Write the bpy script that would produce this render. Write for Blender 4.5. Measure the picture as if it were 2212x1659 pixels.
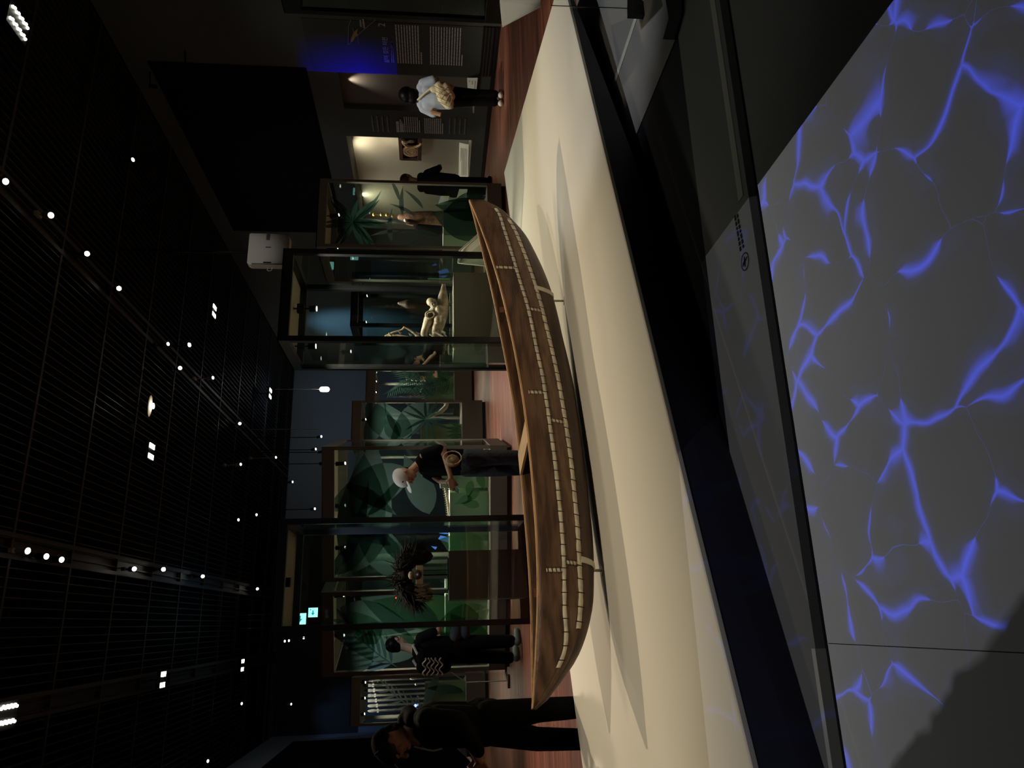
import bpy, bmesh, math, random
from mathutils import Vector, Matrix, noise
random.seed(7)
for o in list(bpy.data.objects): bpy.data.objects.remove(o)
S = bpy.context.scene
COL = S.collection
# ------------------------------------------------------------------ camera (held on its side: the photo is turned a quarter turn)
F_, CX, CY, H = 1600., 829.5, 1106., 1.07
PIT = math.atan(166/1600); YAW = math.atan(519*math.cos(PIT)/1600)
FW = Vector((math.sin(YAW)*math.cos(PIT), math.cos(YAW)*math.cos(PIT), -math.sin(PIT)))
RT = Vector((math.cos(YAW), -math.sin(YAW), 0)); UP = RT.cross(FW)
CAM = Vector((0, 0, H))
cd = bpy.data.cameras.new('camera'); cam = bpy.data.objects.new('camera', cd); COL.objects.link(cam)
cd.sensor_fit = 'HORIZONTAL'; cd.sensor_width = 36; cd.lens = 36*F_/2212; cd.clip_start = .05; cd.clip_end = 200
R = Matrix((-UP, RT, -FW)).transposed()
cam.matrix_world = Matrix.Translation(CAM) @ R.to_4x4()
S.camera = cam
def ray(ix, iy): return FW + RT*((1659-iy-CX)/F_) - UP*((ix-CY)/F_)
def atz(ix, iy, z=0.): d = ray(ix, iy); return CAM + d*((z-H)/d.z)
def atx(ix, iy, x): d = ray(ix, iy); return CAM + d*(x/d.x)
def aty(ix, iy, y): d = ray(ix, iy); return CAM + d*(y/d.y)
# ------------------------------------------------------------------ world, colour management
w = bpy.data.worlds.new('world'); S.world = w; w.use_nodes = True
w.node_tree.nodes['Background'].inputs[0].default_value = (.5, .6, .8, 1)
w.node_tree.nodes['Background'].inputs[1].default_value = .0015
S.view_settings.view_transform = 'Standard'; S.view_settings.look = 'None'
S.view_settings.exposure = 0; S.view_settings.gamma = 1; S.view_settings.use_curve_mapping = False
S.cycles.transparent_max_bounces = 40; S.cycles.max_bounces = 6; S.cycles.sample_clamp_indirect = 2.0
S.cycles.caustics_reflective = False; S.cycles.caustics_refractive = False
# ------------------------------------------------------------------ lights
def aim(o, tgt): o.rotation_euler = (Vector(tgt)-Vector(o.location)).to_track_quat('-Z', 'Y').to_euler()
def spot(name, loc, tgt, power, ang, col=(1, .86, .64), blend=.5, size=.03):
    l = bpy.data.lights.new(name, 'SPOT'); l.energy = power; l.spot_size = math.radians(ang); l.spot_blend = blend
    l.color = col; l.shadow_soft_size = size
    o = bpy.data.objects.new(name, l); COL.objects.link(o); o.location = loc; aim(o, tgt); return o
def area(name, loc, tgt, power, sx, sy, col=(1, .9, .75), spread=180):
    l = bpy.data.lights.new(name, 'AREA'); l.energy = power; l.shape = 'RECTANGLE'; l.size = sx; l.size_y = sy
    l.color = col; l.spread = math.radians(spread)
    o = bpy.data.objects.new(name, l); COL.objects.link(o); o.location = loc; aim(o, tgt); return o
WARM = (1, .86, .62)
# wood floor and room wash
spot('floor_light', (4.2, 15.0, 6.1), (3.6, 12.0, 0), 1150, 44, (1, .8, .72), .9, .3)
spot('floor_light', (-.85, 9.5, 6.1), (-1.0, 7.2, 0), 1100, 56, (1, .8, .65), .9, .2)
spot('floor_light', (5.3, 9.2, 6.1), (7.4, 7.6, 0), 95, 60, (1, .7, .6), 1, .2)
spot('floor_light', (2.95, 3.3, 5.6), (3.75, 3.85, 0), 200, 34, (.93, .95, 1), .5, .05)
spot('card_fill', (3.0, .8, 5.0), (3.3, 3.0, .5), 80, 13, (1, .88, .66), .4, .02)  # added spot that brightens the cream label card
spot('card_fill', (3.6, 6.2, 5.5), (4.2, 8.1, .9), 60, 12, (1, .86, .6), .6, .02)  # added spot for the lectern board by the bow
spot('visitor_fill', (5.3, 8.0, 6.1), (7.7, 9.5, 1.1), 620, 22, (1, .92, .8), .8, .1)
# blue wash on the far wall
spot('wall_wash', (6.6, 21.8, 6.0), (9.28, 22.6, 3.8), 1500, 50, (.26, .55, 1.0), 1, .2)
spot('wall_wash', (6.2, 24.5, 6.0), (8.5, 27, 3.2), 9, 90, (.2, .4, 1.0), 1, .2)
spot('wall_wash', (-2.2, 24.5, 6.1), (-2.8, 27, 4.0), 45, 40, (.25, .5, 1.0), .9, .1)
spot('projector_fill', (5.3, 9.0, 6.1), (6.0, 11.6, 4.3), 75, 20, (1, .95, .85), .8, .05)  # extra spot added to lift the white projector housing
spot('visitor_fill', (1.1, 6.0, 6.1), (1.75, 8.3, 1.35), 240, 14, (1, .9, .8), .8, .05)  # added so the white cap reads brighter
spot('wall_wash', (5.3, 13, 6.1), (9.2, 14.5, 2.8), 60, 70, (.8, .9, 1), 1, .3)
spot('wall_wash', (7.0, 8.5, 6.1), (9.2, 10.4, 1.4), 45, 50, (.9, .95, 1), 1, .3)
spot('ceiling_glow', (6.6, 22.5, 5.3), (6.6, 22.9, 6.4), 35, 120, (.45, .6, 1), 1, .1)
spot('ceiling_glow', (.9, 18.5, 3.6), (.9, 18.5, 6.4), 26, 120, (.25, .6, 1), 1, .3)
def nn(t, kind, **kw):
    n = t.nodes.new(kind)
    for k, v in kw.items(): setattr(n, k, v)
    return n
def mth(t, op, a, b=None, c=None, clamp=False):
    n = t.nodes.new('ShaderNodeMath'); n.operation = op; n.use_clamp = clamp
    for i, v in enumerate((a, b, c)):
        if v is None: continue
        if isinstance(v, (int, float)): n.inputs[i].default_value = v
        else: t.links.new(v, n.inputs[i])
    return n.outputs[0]
# plinth spotlights and added fills: masks cut the beams along the near edge of the plinth
def framed(name, loc, power, col, size, lo, hi, ctr, rad):
    l = bpy.data.lights.new(name, 'SPOT'); l.energy = power; l.spot_size = math.radians(165); l.spot_blend = 0; l.color = col; l.shadow_soft_size = size
    o = bpy.data.objects.new(name, l); COL.objects.link(o); o.location = loc
    l.use_nodes = True; t = l.node_tree; em = [n for n in t.nodes if n.type == 'EMISSION'][0]
    tc = nn(t, 'ShaderNodeTexCoord'); sp = nn(t, 'ShaderNodeSeparateXYZ'); t.links.new(tc.outputs['Normal'], sp.inputs[0])
    az = mth(t, 'ABSOLUTE', sp.outputs[2]); h_ = loc[2]-.2
    x = mth(t, 'ADD', mth(t, 'MULTIPLY', mth(t, 'DIVIDE', sp.outputs[0], az), h_), loc[0]); y = mth(t, 'ADD', mth(t, 'MULTIPLY', mth(t, 'DIVIDE', sp.outputs[1], az), h_), loc[1])
    d = mth(t, 'ADD', mth(t, 'MULTIPLY', mth(t, 'ADD', x, 1.6), -.353), mth(t, 'MULTIPLY', mth(t, 'SUBTRACT', y, 1.735), .9355))
    cut = mth(t, 'MULTIPLY', mth(t, 'ADD', d, .01), 30, clamp=True)
    grad = mth(t, 'ADD', lo, mth(t, 'MULTIPLY', mth(t, 'DIVIDE', d, hi, clamp=True), 1-lo))
    q = mth(t, 'SQRT', mth(t, 'ADD', mth(t, 'POWER', mth(t, 'ABSOLUTE', mth(t, 'DIVIDE', mth(t, 'SUBTRACT', x, ctr[0]), rad[0])), 2), mth(t, 'POWER', mth(t, 'ABSOLUTE', mth(t, 'DIVIDE', mth(t, 'SUBTRACT', y, ctr[1]), rad[1])), 2)))
    fall = mth(t, 'MULTIPLY', mth(t, 'SUBTRACT', 1.35, q, clamp=True), 2.2, clamp=True)
    side = mth(t, 'MULTIPLY', mth(t, 'ADD', x, 1.05), 8, clamp=True)
    back = mth(t, 'MULTIPLY', mth(t, 'SUBTRACT', mth(t, 'ADD', 5.5, mth(t, 'MULTIPLY', x, .522)), y), 6, clamp=True)
    v = mth(t, 'MULTIPLY', mth(t, 'MULTIPLY', mth(t, 'MULTIPLY', cut, grad), fall), mth(t, 'MULTIPLY', side, back)); cc = nn(t, 'ShaderNodeCombineXYZ')
    for k in range(3): t.links.new(v, cc.inputs[k])
    t.links.new(cc.outputs[0], em.inputs['Color']); return o
framed('plinth_light', (.97, 1.22, 4.23), 310, (1, .86, .64), .008, .35, .9, (1.5, 4.6), (3.4, 2.6))
framed('plinth_light', (1.28, 9.2, 6.13), 740, (1, .83, .56), .012, .45, .8, (1.6, 4.4), (3.8, 3.0))
framed('plinth_light', (3.3, 6.6, 6.1), 190, (1, .86, .64), .5, .6, 1.0, (3.4, 5.2), (2.4, 2.2))  # soft fill added for the ambient of the many ceiling lamps
framed('plinth_light', (.2, 5.2, 6.1), 110, (1, .86, .64), .5, .6, 1.0, (.4, 4.0), (2.0, 1.8))  # second added fill, over the stern half
# floor projector: throws moving-water light on the near floor
PX, PY, PZ = .35, 1.15, 4.2
pl = bpy.data.lights.new('floor_projector_light', 'SPOT'); pl.energy = 300; pl.spot_size = math.radians(110); pl.spot_blend = 0
pl.shadow_soft_size = .001
po = bpy.data.objects.new('floor_projector_light', pl); COL.objects.link(po); po.location = (PX, PY, PZ)
pl.use_nodes = True; t = pl.node_tree; em = [n for n in t.nodes if n.type == 'EMISSION'][0]
tc = nn(t, 'ShaderNodeTexCoord'); sp = nn(t, 'ShaderNodeSeparateXYZ'); t.links.new(tc.outputs['Normal'], sp.inputs[0])
az = mth(t, 'ABSOLUTE', sp.outputs[2])
wx = mth(t, 'ADD', mth(t, 'MULTIPLY', mth(t, 'DIVIDE', sp.outputs[0], az), PZ), PX)      # position the ray reaches on the floor
wy = mth(t, 'ADD', mth(t, 'MULTIPLY', mth(t, 'DIVIDE', sp.outputs[1], az), PZ), PY)
cb = nn(t, 'ShaderNodeCombineXYZ'); t.links.new(wx, cb.inputs[0]); t.links.new(wy, cb.inputs[1])
nz = nn(t, 'ShaderNodeTexNoise'); nz.inputs['Scale'].default_value = 4.5; nz.inputs['Detail'].default_value = 1.5
t.links.new(cb.outputs[0], nz.inputs['Vector'])
mx = nn(t, 'ShaderNodeVectorMath', operation='MULTIPLY_ADD'); t.links.new(nz.outputs['Color'], mx.inputs[0])
mx.inputs[1].default_value = (.16, .16, 0); t.links.new(cb.outputs[0], mx.inputs[2])
vo = nn(t, 'ShaderNodeTexVoronoi', feature='DISTANCE_TO_EDGE'); vo.inputs['Scale'].default_value = 4.3
t.links.new(mx.outputs[0], vo.inputs['Vector'])
n2 = nn(t, 'ShaderNodeTexNoise'); n2.inputs['Scale'].default_value = 5.5; n2.inputs['Detail'].default_value = 1
t.links.new(cb.outputs[0], n2.inputs['Vector'])
line = mth(t, 'SUBTRACT', 1, mth(t, 'DIVIDE', vo.outputs['Distance'], mth(t, 'MINIMUM', mth(t, 'MULTIPLY', mth(t, 'MAXIMUM', mth(t, 'SUBTRACT', n2.outputs['Fac'], .46), .002), .75), .085)), clamp=True)
line = mth(t, 'POWER', line, 1.5)
glow = mth(t, 'POWER', mth(t, 'SUBTRACT', 1, mth(t, 'DIVIDE', vo.outputs['Distance'], .20), clamp=True), 1.6)
glow = mth(t, 'MULTIPLY', glow, mth(t, 'SUBTRACT', n2.outputs['Fac'], .40, clamp=True))
# warm grey picture background, brighter along the far edge
edge = mth(t, 'POWER', mth(t, 'DIVIDE', wy, 2.05, clamp=True), 2.6)
far = mth(t, 'GREATER_THAN', wy, 2.07)
keep = mth(t, 'MULTIPLY', mth(t, 'MULTIPLY', mth(t, 'LESS_THAN', wx, 1.36), mth(t, 'LESS_THAN', wy, 2.62)), mth(t, 'SUBTRACT', 1, mth(t, 'MULTIPLY', far, .68)))
base = mth(t, 'ADD', .135, mth(t, 'MULTIPLY', edge, .48))
# photographer's shadow, put into the projected picture as a dark corner
n3 = nn(t, 'ShaderNodeTexNoise'); n3.inputs['Scale'].default_value = 5; t.links.new(cb.outputs[0], n3.inputs['Vector'])
dark = mth(t, 'ADD', mth(t, 'ADD', wx, mth(t, 'MULTIPLY', wy, .72)), mth(t, 'MULTIPLY', n3.outputs['Fac'], .12))
dark = mth(t, 'MULTIPLY', mth(t, 'SUBTRACT', dark, 1.013), 45, clamp=True)
blue = mth(t, 'MULTIPLY', mth(t, 'ADD', mth(t, 'MULTIPLY', line, 2.6), mth(t, 'MULTIPLY', glow, 2.1)), mth(t, 'MULTIPLY', dark, mth(t, 'SUBTRACT', 1, mth(t, 'MULTIPLY', far, .75))))
def chan(bg, bl):
    return mth(t, 'MULTIPLY', mth(t, 'ADD', mth(t, 'MULTIPLY', mth(t, 'MULTIPLY', base, bg), mth(t, 'ADD', .32, mth(t, 'MULTIPLY', dark, .68))), mth(t, 'MULTIPLY', blue, bl)), keep)
cc = nn(t, 'ShaderNodeCombineXYZ')
t.links.new(chan(.98, .05), cc.inputs[0]); t.links.new(chan(.98, .09), cc.inputs[1])
t.links.new(mth(t, 'ADD', chan(.97, 1.1), mth(t, 'MULTIPLY', mth(t, 'MULTIPLY', keep, dark), .025)), cc.inputs[2])
t.links.new(cc.outputs[0], em.inputs['Color']); em.inputs['Strength'].default_value = 1
# blue picture spilling on the introduction wall
bl = spot('wall_projector_light', (6.0, 11.9, 5.2), (9.28, 10.6, 2.0), 620, 40, (1, 1, 1), .2, .002)
bl.data.use_nodes = True; t = bl.data.node_tree; em = [n for n in t.nodes if n.type == 'EMISSION'][0]
bl.rotation_euler = (0, math.radians(-90), 0)      # looks along +x
tc = nn(t, 'ShaderNodeTexCoord'); sp = nn(t, 'ShaderNodeSeparateXYZ'); t.links.new(tc.outputs['Normal'], sp.inputs[0])
bl.data.spot_size = math.radians(150)
az = mth(t, 'ABSOLUTE', sp.outputs[2])
lz = mth(t, 'ADD', mth(t, 'MULTIPLY', mth(t, 'DIVIDE', sp.outputs[0], az), 3.28), 5.2)   # local x is world z here
ly = mth(t, 'ADD', mth(t, 'MULTIPLY', mth(t, 'DIVIDE', sp.outputs[1], az), 3.28), 11.9)
k1 = mth(t, 'MULTIPLY', mth(t, 'GREATER_THAN', lz, 1.72), mth(t, 'LESS_THAN', ly, 10.93))
k2 = mth(t, 'POWER', mth(t, 'DIVIDE', mth(t, 'SUBTRACT', ly, 10.0, clamp=True), .93, clamp=True), 1.6)
k3 = mth(t, 'POWER', mth(t, 'SUBTRACT', 1, mth(t, 'DIVIDE', mth(t, 'ABSOLUTE', mth(t, 'SUBTRACT', lz, 2.35)), 1.1), clamp=True), 1.2)
kk = mth(t, 'MULTIPLY', k1, mth(t, 'MULTIPLY', k2, k3))
cc = nn(t, 'ShaderNodeCombineXYZ'); t.links.new(mth(t, 'MULTIPLY', kk, .02), cc.inputs[0]); t.links.new(mth(t, 'MULTIPLY', kk, .02), cc.inputs[1])
t.links.new(mth(t, 'MULTIPLY', kk, 4.5), cc.inputs[2]); t.links.new(cc.outputs[0], em.inputs['Color'])
# ------------------------------------------------------------------ materials
M = {}
def mat(name, col, rough=.6, metal=0., bump=0., bscale=40., var=0., vscale=3., stretch=None, col2=None, emit=None, spec=.5):
    if name in M: return M[name]
    m = bpy.data.materials.new(name); m.use_nodes = True; t = m.node_tree; b = t.nodes['Principled BSDF']
    b.inputs['Base Color'].default_value = (*col, 1); b.inputs['Roughness'].default_value = rough; b.inputs['Metallic'].default_value = metal
    b.inputs['Specular IOR Level'].default_value = spec
    tc = t.nodes.new('ShaderNodeTexCoord'); src = tc.outputs['Object']
    if stretch:
        mp = t.nodes.new('ShaderNodeMapping'); t.links.new(src, mp.inputs[0]); mp.inputs['Scale'].default_value = stretch; src = mp.outputs[0]
    if var or col2:
        n = t.nodes.new('ShaderNodeTexNoise'); n.inputs['Scale'].default_value = vscale; n.inputs['Detail'].default_value = 5; t.links.new(src, n.inputs['Vector'])
        r = t.nodes.new('ShaderNodeValToRGB'); t.links.new(n.outputs['Fac'], r.inputs[0])
        c2 = col2 or tuple(c*(1-var) for c in col)
        r.color_ramp.elements[0].position = .36; r.color_ramp.elements[0].color = (*c2, 1)
        r.color_ramp.elements[1].position = .62; r.color_ramp.elements[1].color = (*col, 1)
        t.links.new(r.outputs[0], b.inputs['Base Color'])
    if bump:
        n = t.nodes.new('ShaderNodeTexNoise'); n.inputs['Scale'].default_value = bscale; t.links.new(src, n.inputs['Vector'])
        bp = t.nodes.new('ShaderNodeBump'); bp.inputs['Strength'].default_value = bump; bp.inputs['Distance'].default_value = .01
        t.links.new(n.outputs['Fac'], bp.inputs['Height']); t.links.new(bp.outputs[0], b.inputs['Normal'])
    if emit:
        b.inputs['Emission Color'].default_value = (*emit[0], 1); b.inputs['Emission Strength'].default_value = emit[1]
    M[name] = m; return m
def glassmat(name, tint=(.93, .97, .95), ior=1.45, gl=1.):
    m = bpy.data.materials.new(name); m.use_nodes = True; t = m.node_tree; t.nodes.clear()
    o = t.nodes.new('ShaderNodeOutputMaterial'); tr = t.nodes.new('ShaderNodeBsdfTransparent'); tr.inputs[0].default_value = (*tint, 1)
    g = t.nodes.new('ShaderNodeBsdfGlossy'); g.inputs['Roughness'].default_value = .0; g.inputs['Color'].default_value = (gl, gl, gl, 1)
    ge = t.nodes.new('ShaderNodeNewGeometry'); dt = t.nodes.new('ShaderNodeVectorMath'); dt.operation = 'DOT_PRODUCT'; mx = t.nodes.new('ShaderNodeMixShader')
    t.links.new(ge.outputs['Incoming'], dt.inputs[0]); t.links.new(ge.outputs['Normal'], dt.inputs[1])
    f0 = ((ior-1)/(ior+1))**2; c_ = mth(t, 'SUBTRACT', 1, mth(t, 'ABSOLUTE', dt.outputs['Value']), clamp=True)
    t.links.new(mth(t, 'ADD', f0, mth(t, 'MULTIPLY', mth(t, 'POWER', c_, 5), 1-f0)), mx.inputs[0]); t.links.new(tr.outputs[0], mx.inputs[1]); t.links.new(g.outputs[0], mx.inputs[2]); t.links.new(mx.outputs[0], o.inputs[0])
    M[name] = m; return m
def filmmat(name, col, alpha=.8):
    m = bpy.data.materials.new(name); m.use_nodes = True; t = m.node_tree; t.nodes.clear()
    o = t.nodes.new('ShaderNodeOutputMaterial'); tr = t.nodes.new('ShaderNodeBsdfTransparent'); tr.inputs[0].default_value = (.55, .74, .66, 1)
    d = t.nodes.new('ShaderNodeBsdfDiffuse'); d.inputs[0].default_value = (*col, 1); tl = t.nodes.new('ShaderNodeBsdfTranslucent'); tl.inputs[0].default_value = (*col, 1)
    a = t.nodes.new('ShaderNodeMixShader'); a.inputs[0].default_value = .6; b = t.nodes.new('ShaderNodeMixShader'); b.inputs[0].default_value = alpha
    t.links.new(d.outputs[0], a.inputs[1]); t.links.new(tl.outputs[0], a.inputs[2]); t.links.new(tr.outputs[0], b.inputs[1]); t.links.new(a.outputs[0], b.inputs[2]); t.links.new(b.outputs[0], o.inputs[0])
    M[name] = m; return m
glassmat('glass'); glassmat('acrylic', (.97, .98, .98), 1.3)
filmmat('leaf_teal', (.044, .072, .070), .72); filmmat('leaf_green', (.040, .090, .038), .66); filmmat('leaf_palm', (.016, .038, .030), .7); filmmat('leaf_dark', (.018, .04, .034), .8); filmmat('leaf_blue', (.04, .085, .12), .7); filmmat('leaf_grey', (.035, .045, .042), .75)
mat('grey_floor', (.36, .36, .35), .55, bump=.15, bscale=300, var=.06, vscale=2)
mat('dark_floor', (.016, .017, .024), .5)
mat('slot_black', (.004, .004, .004), .6)
mat('aluminium', (.55, .54, .48), .35, metal=.6)
mat('white_plinth', (.77, .73, .63), .7, bump=.04, bscale=200)
mat('plinth_side', (.028, .030, .055), .5)
mat('wall_grey', (.075, .08, .072), .8, bump=.05)
mat('wall_blue', (.22, .30, .40), .8)
mat('wall_dark', (.03, .03, .034), .8)
mat('panel_black', (.004, .004, .005), .9, spec=.08)
mat('niche_cream', (.62, .58, .47), .8, var=.08, vscale=2)
mat('niche_brown', (.17, .145, .12), .8)
mat('frame_black', (.006, .006, .008), .35)
mat('frame_navy', (.012, .015, .028), .4)
mat('frame_olive', (.15, .14, .115), .5)
mat('case_ceiling', (.42, .40, .30), .7)
mat('base_brown', (.105, .09, .072), .6)
mat('pale_green', (.34, .50, .30), .7, var=.12, vscale=1.5)
mat('teal_wall', (.07, .20, .17), .7)
mat('pedestal_grey', (.33, .31, .25), .7)
mat('pedestal_dark', (.13, .125, .10), .7)
mat('ceiling_slat', (.02, .02, .019), .5)
mat('ceiling_void', (.004, .004, .004), .9, spec=.08)
mat('lamp_black', (.01, .01, .01), .4, spec=.08)
mat('lamp_grey', (.35, .32, .28), .5)
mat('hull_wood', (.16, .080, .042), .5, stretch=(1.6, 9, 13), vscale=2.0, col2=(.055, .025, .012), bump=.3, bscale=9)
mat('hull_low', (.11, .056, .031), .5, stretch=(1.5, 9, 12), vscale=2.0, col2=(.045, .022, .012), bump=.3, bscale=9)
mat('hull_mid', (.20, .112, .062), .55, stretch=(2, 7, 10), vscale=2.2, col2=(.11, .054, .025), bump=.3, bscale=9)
mat('rim_wood', (.72, .42, .20), .45, stretch=(2, 30, 30), vscale=2, var=.3)
mat('seat_wood', (.52, .32, .15), .5, stretch=(10, 2, 2), vscale=2, var=.2)
mat('batten', (.76, .67, .50), .6, var=.28, vscale=25)
mat('lashing', (.03, .018, .01), .8)
mat('knot_red', (.20, .07, .03), .8)
mat('support_cream', (.72, .67, .52), .5)
mat('skin', (.40, .22, .15), .5, spec=.3); mat('skin_pale', (.62, .40, .29), .5, spec=.3); mat('skin_dark', (.21, .09, .058), .5, spec=.3)
mat('black_cloth', (.0022, .0022, .0026), .9, bump=.4, bscale=30, spec=.08)
mat('black_cloth2', (.006, .006, .007), .85, bump=.4, bscale=25, spec=.08)
mat('charcoal_cloth', (.05, .05, .055), .9, bump=.3, bscale=30, spec=.08)
mat('denim', (.045, .05, .062), .9, bump=.5, bscale=30, spec=.08)
mat('blue_shirt', (.42, .48, .56), .9, bump=.6, bscale=12)
mat('cream_quilt', (.72, .62, .40), .9)
mat('quilt_seam', (.42, .34, .2), .9)
mat('tan_cloth', (.38, .22, .12), .9)
mat('hair', (.004, .0035, .0035), .4, spec=.12)
mat('hair_brown', (.05, .03, .02), .5)
mat('white_cap', (.62, .58, .55), .8)
mat('grey_shine', (.25, .25, .24), .3)
mat('shoe_white', (.75, .73, .68), .6)
mat('shoe_grey', (.16, .18, .16), .6)
mat('phone_silver', (.35, .38, .42), .25, metal=.5)
mat('woven', (.34, .22, .10), .8, var=.5, vscale=60)
mat('rope', (.55, .42, .28), .8)
mat('plastic_white', (.62, .61, .57), .5)
mat('plastic_grey', (.12, .12, .115), .5)
mat('card_cream', (.80, .76, .58), .7)
mat('card_white', (.82, .82, .74), .7)
mat('card_print', (.35, .33, .27), .8)
mat('print_white', (.62, .62, .58), .8)
mat('print_dim', (.22, .23, .22), .8)
mat('print_black', (.012, .012, .014), .8)
mat('print_yellow', (.45, .30, .06), .8)
mat('print_cream', (.40, .38, .28), .8)
mat('panel_grey', (.055, .058, .05), .85)
mat('bone', (.52, .43, .30), .55, var=.55, vscale=14, bump=.5, bscale=18)
mat('carved_wood', (.36, .27, .18), .5, var=.6, vscale=14, bump=.5, bscale=20)
mat('carved_tan', (.62, .42, .24), .5, var=.35, vscale=20)
mat('carved_dark', (.06, .03, .02), .5)
mat('paddle_wood', (.022, .02, .017), .7, var=.4, vscale=9); mat('paddle_collar', (.06, .058, .05), .7)
mat('bark', (.22, .11, .06), .8, var=.55, vscale=18, bump=.7, bscale=40)
mat('gold', (.80, .55, .14), .3, metal=.9)
mat('shell_white', (.8, .77, .68), .4)
mat('fur', (.026, .019, .014), .9, spec=.08)
mat('fur_tan', (.20, .13, .07), .9)
mat('tusk_white', (.82, .78, .62), .4)
mat('stripe', (.42, .43, .36), .8)
mat('blue_glow', (.1, .1, 1), .5, emit=((.15, .25, 1), 6))
mat('lens_warm', (1, 1, 1), .5, emit=((1, .93, .78), 9))
mat('lens_bright', (1, 1, 1), .5, emit=((1, .97, .82), 22))
mat('lens_cool', (1, 1, 1), .5, emit=((.85, .97, 1), 14))
mat('lens_small', (1, 1, 1), .5, emit=((1, .95, .85), 5))
mat('sign_white', (.8, 1, 1), .5, emit=((.42, 1, 1), 1.6))
mat('sign_green', (0, .3, .3), .5, emit=((.0, .34, .36), 1.0))
mat('red_led', (1, 0, 0), .5, emit=((1, .05, .03), 6))
mat('screen', (.1, .2, .6), .5, emit=((.12, .28, 1), .9))
mat('screen_green', (.3, .9, .5), .5, emit=((.55, .75, .4), .45))
# wood floor: boards along x
m = bpy.data.materials.new('wood_floor'); m.use_nodes = True; t = m.node_tree; b = t.nodes['Principled BSDF']; b.inputs['Roughness'].default_value = .42
tc = t.nodes.new('ShaderNodeTexCoord'); mp = t.nodes.new('ShaderNodeMapping'); t.links.new(tc.outputs['Object'], mp.inputs[0]); mp.inputs['Scale'].default_value = (.5, 9, 1)
n = t.nodes.new('ShaderNodeTexNoise'); n.inputs['Scale'].default_value = 1.6; n.inputs['Detail'].default_value = 6; t.links.new(mp.outputs[0], n.inputs['Vector'])
r = t.nodes.new('ShaderNodeValToRGB'); t.links.new(n.outputs['Fac'], r.inputs[0])
r.color_ramp.elements[0].position = .3; r.color_ramp.elements[0].color = (.13, .035, .022, 1); r.color_ramp.elements[1].position = .7; r.color_ramp.elements[1].color = (.42, .16, .095, 1)
bk = t.nodes.new('ShaderNodeTexBrick'); bk.inputs['Scale'].default_value = 1; bk.inputs['Brick Width'].default_value = 1.8; bk.inputs['Row Height'].default_value = .12; bk.inputs['Mortar Size'].default_value = .003
bk.inputs['Color1'].default_value = (1, 1, 1, 1); bk.inputs['Color2'].default_value = (.62, .62, .62, 1); bk.inputs['Mortar'].default_value = (.15, .1, .1, 1); t.links.new(tc.outputs['Object'], bk.inputs['Vector'])
mm = t.nodes.new('ShaderNodeMixRGB'); mm.blend_type = 'MULTIPLY'; mm.inputs[0].default_value = 1; t.links.new(r.outputs[0], mm.inputs[1]); t.links.new(bk.outputs['Color'], mm.inputs[2]); t.links.new(mm.outputs[0], b.inputs['Base Color'])
M['wood_floor'] = m
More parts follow.
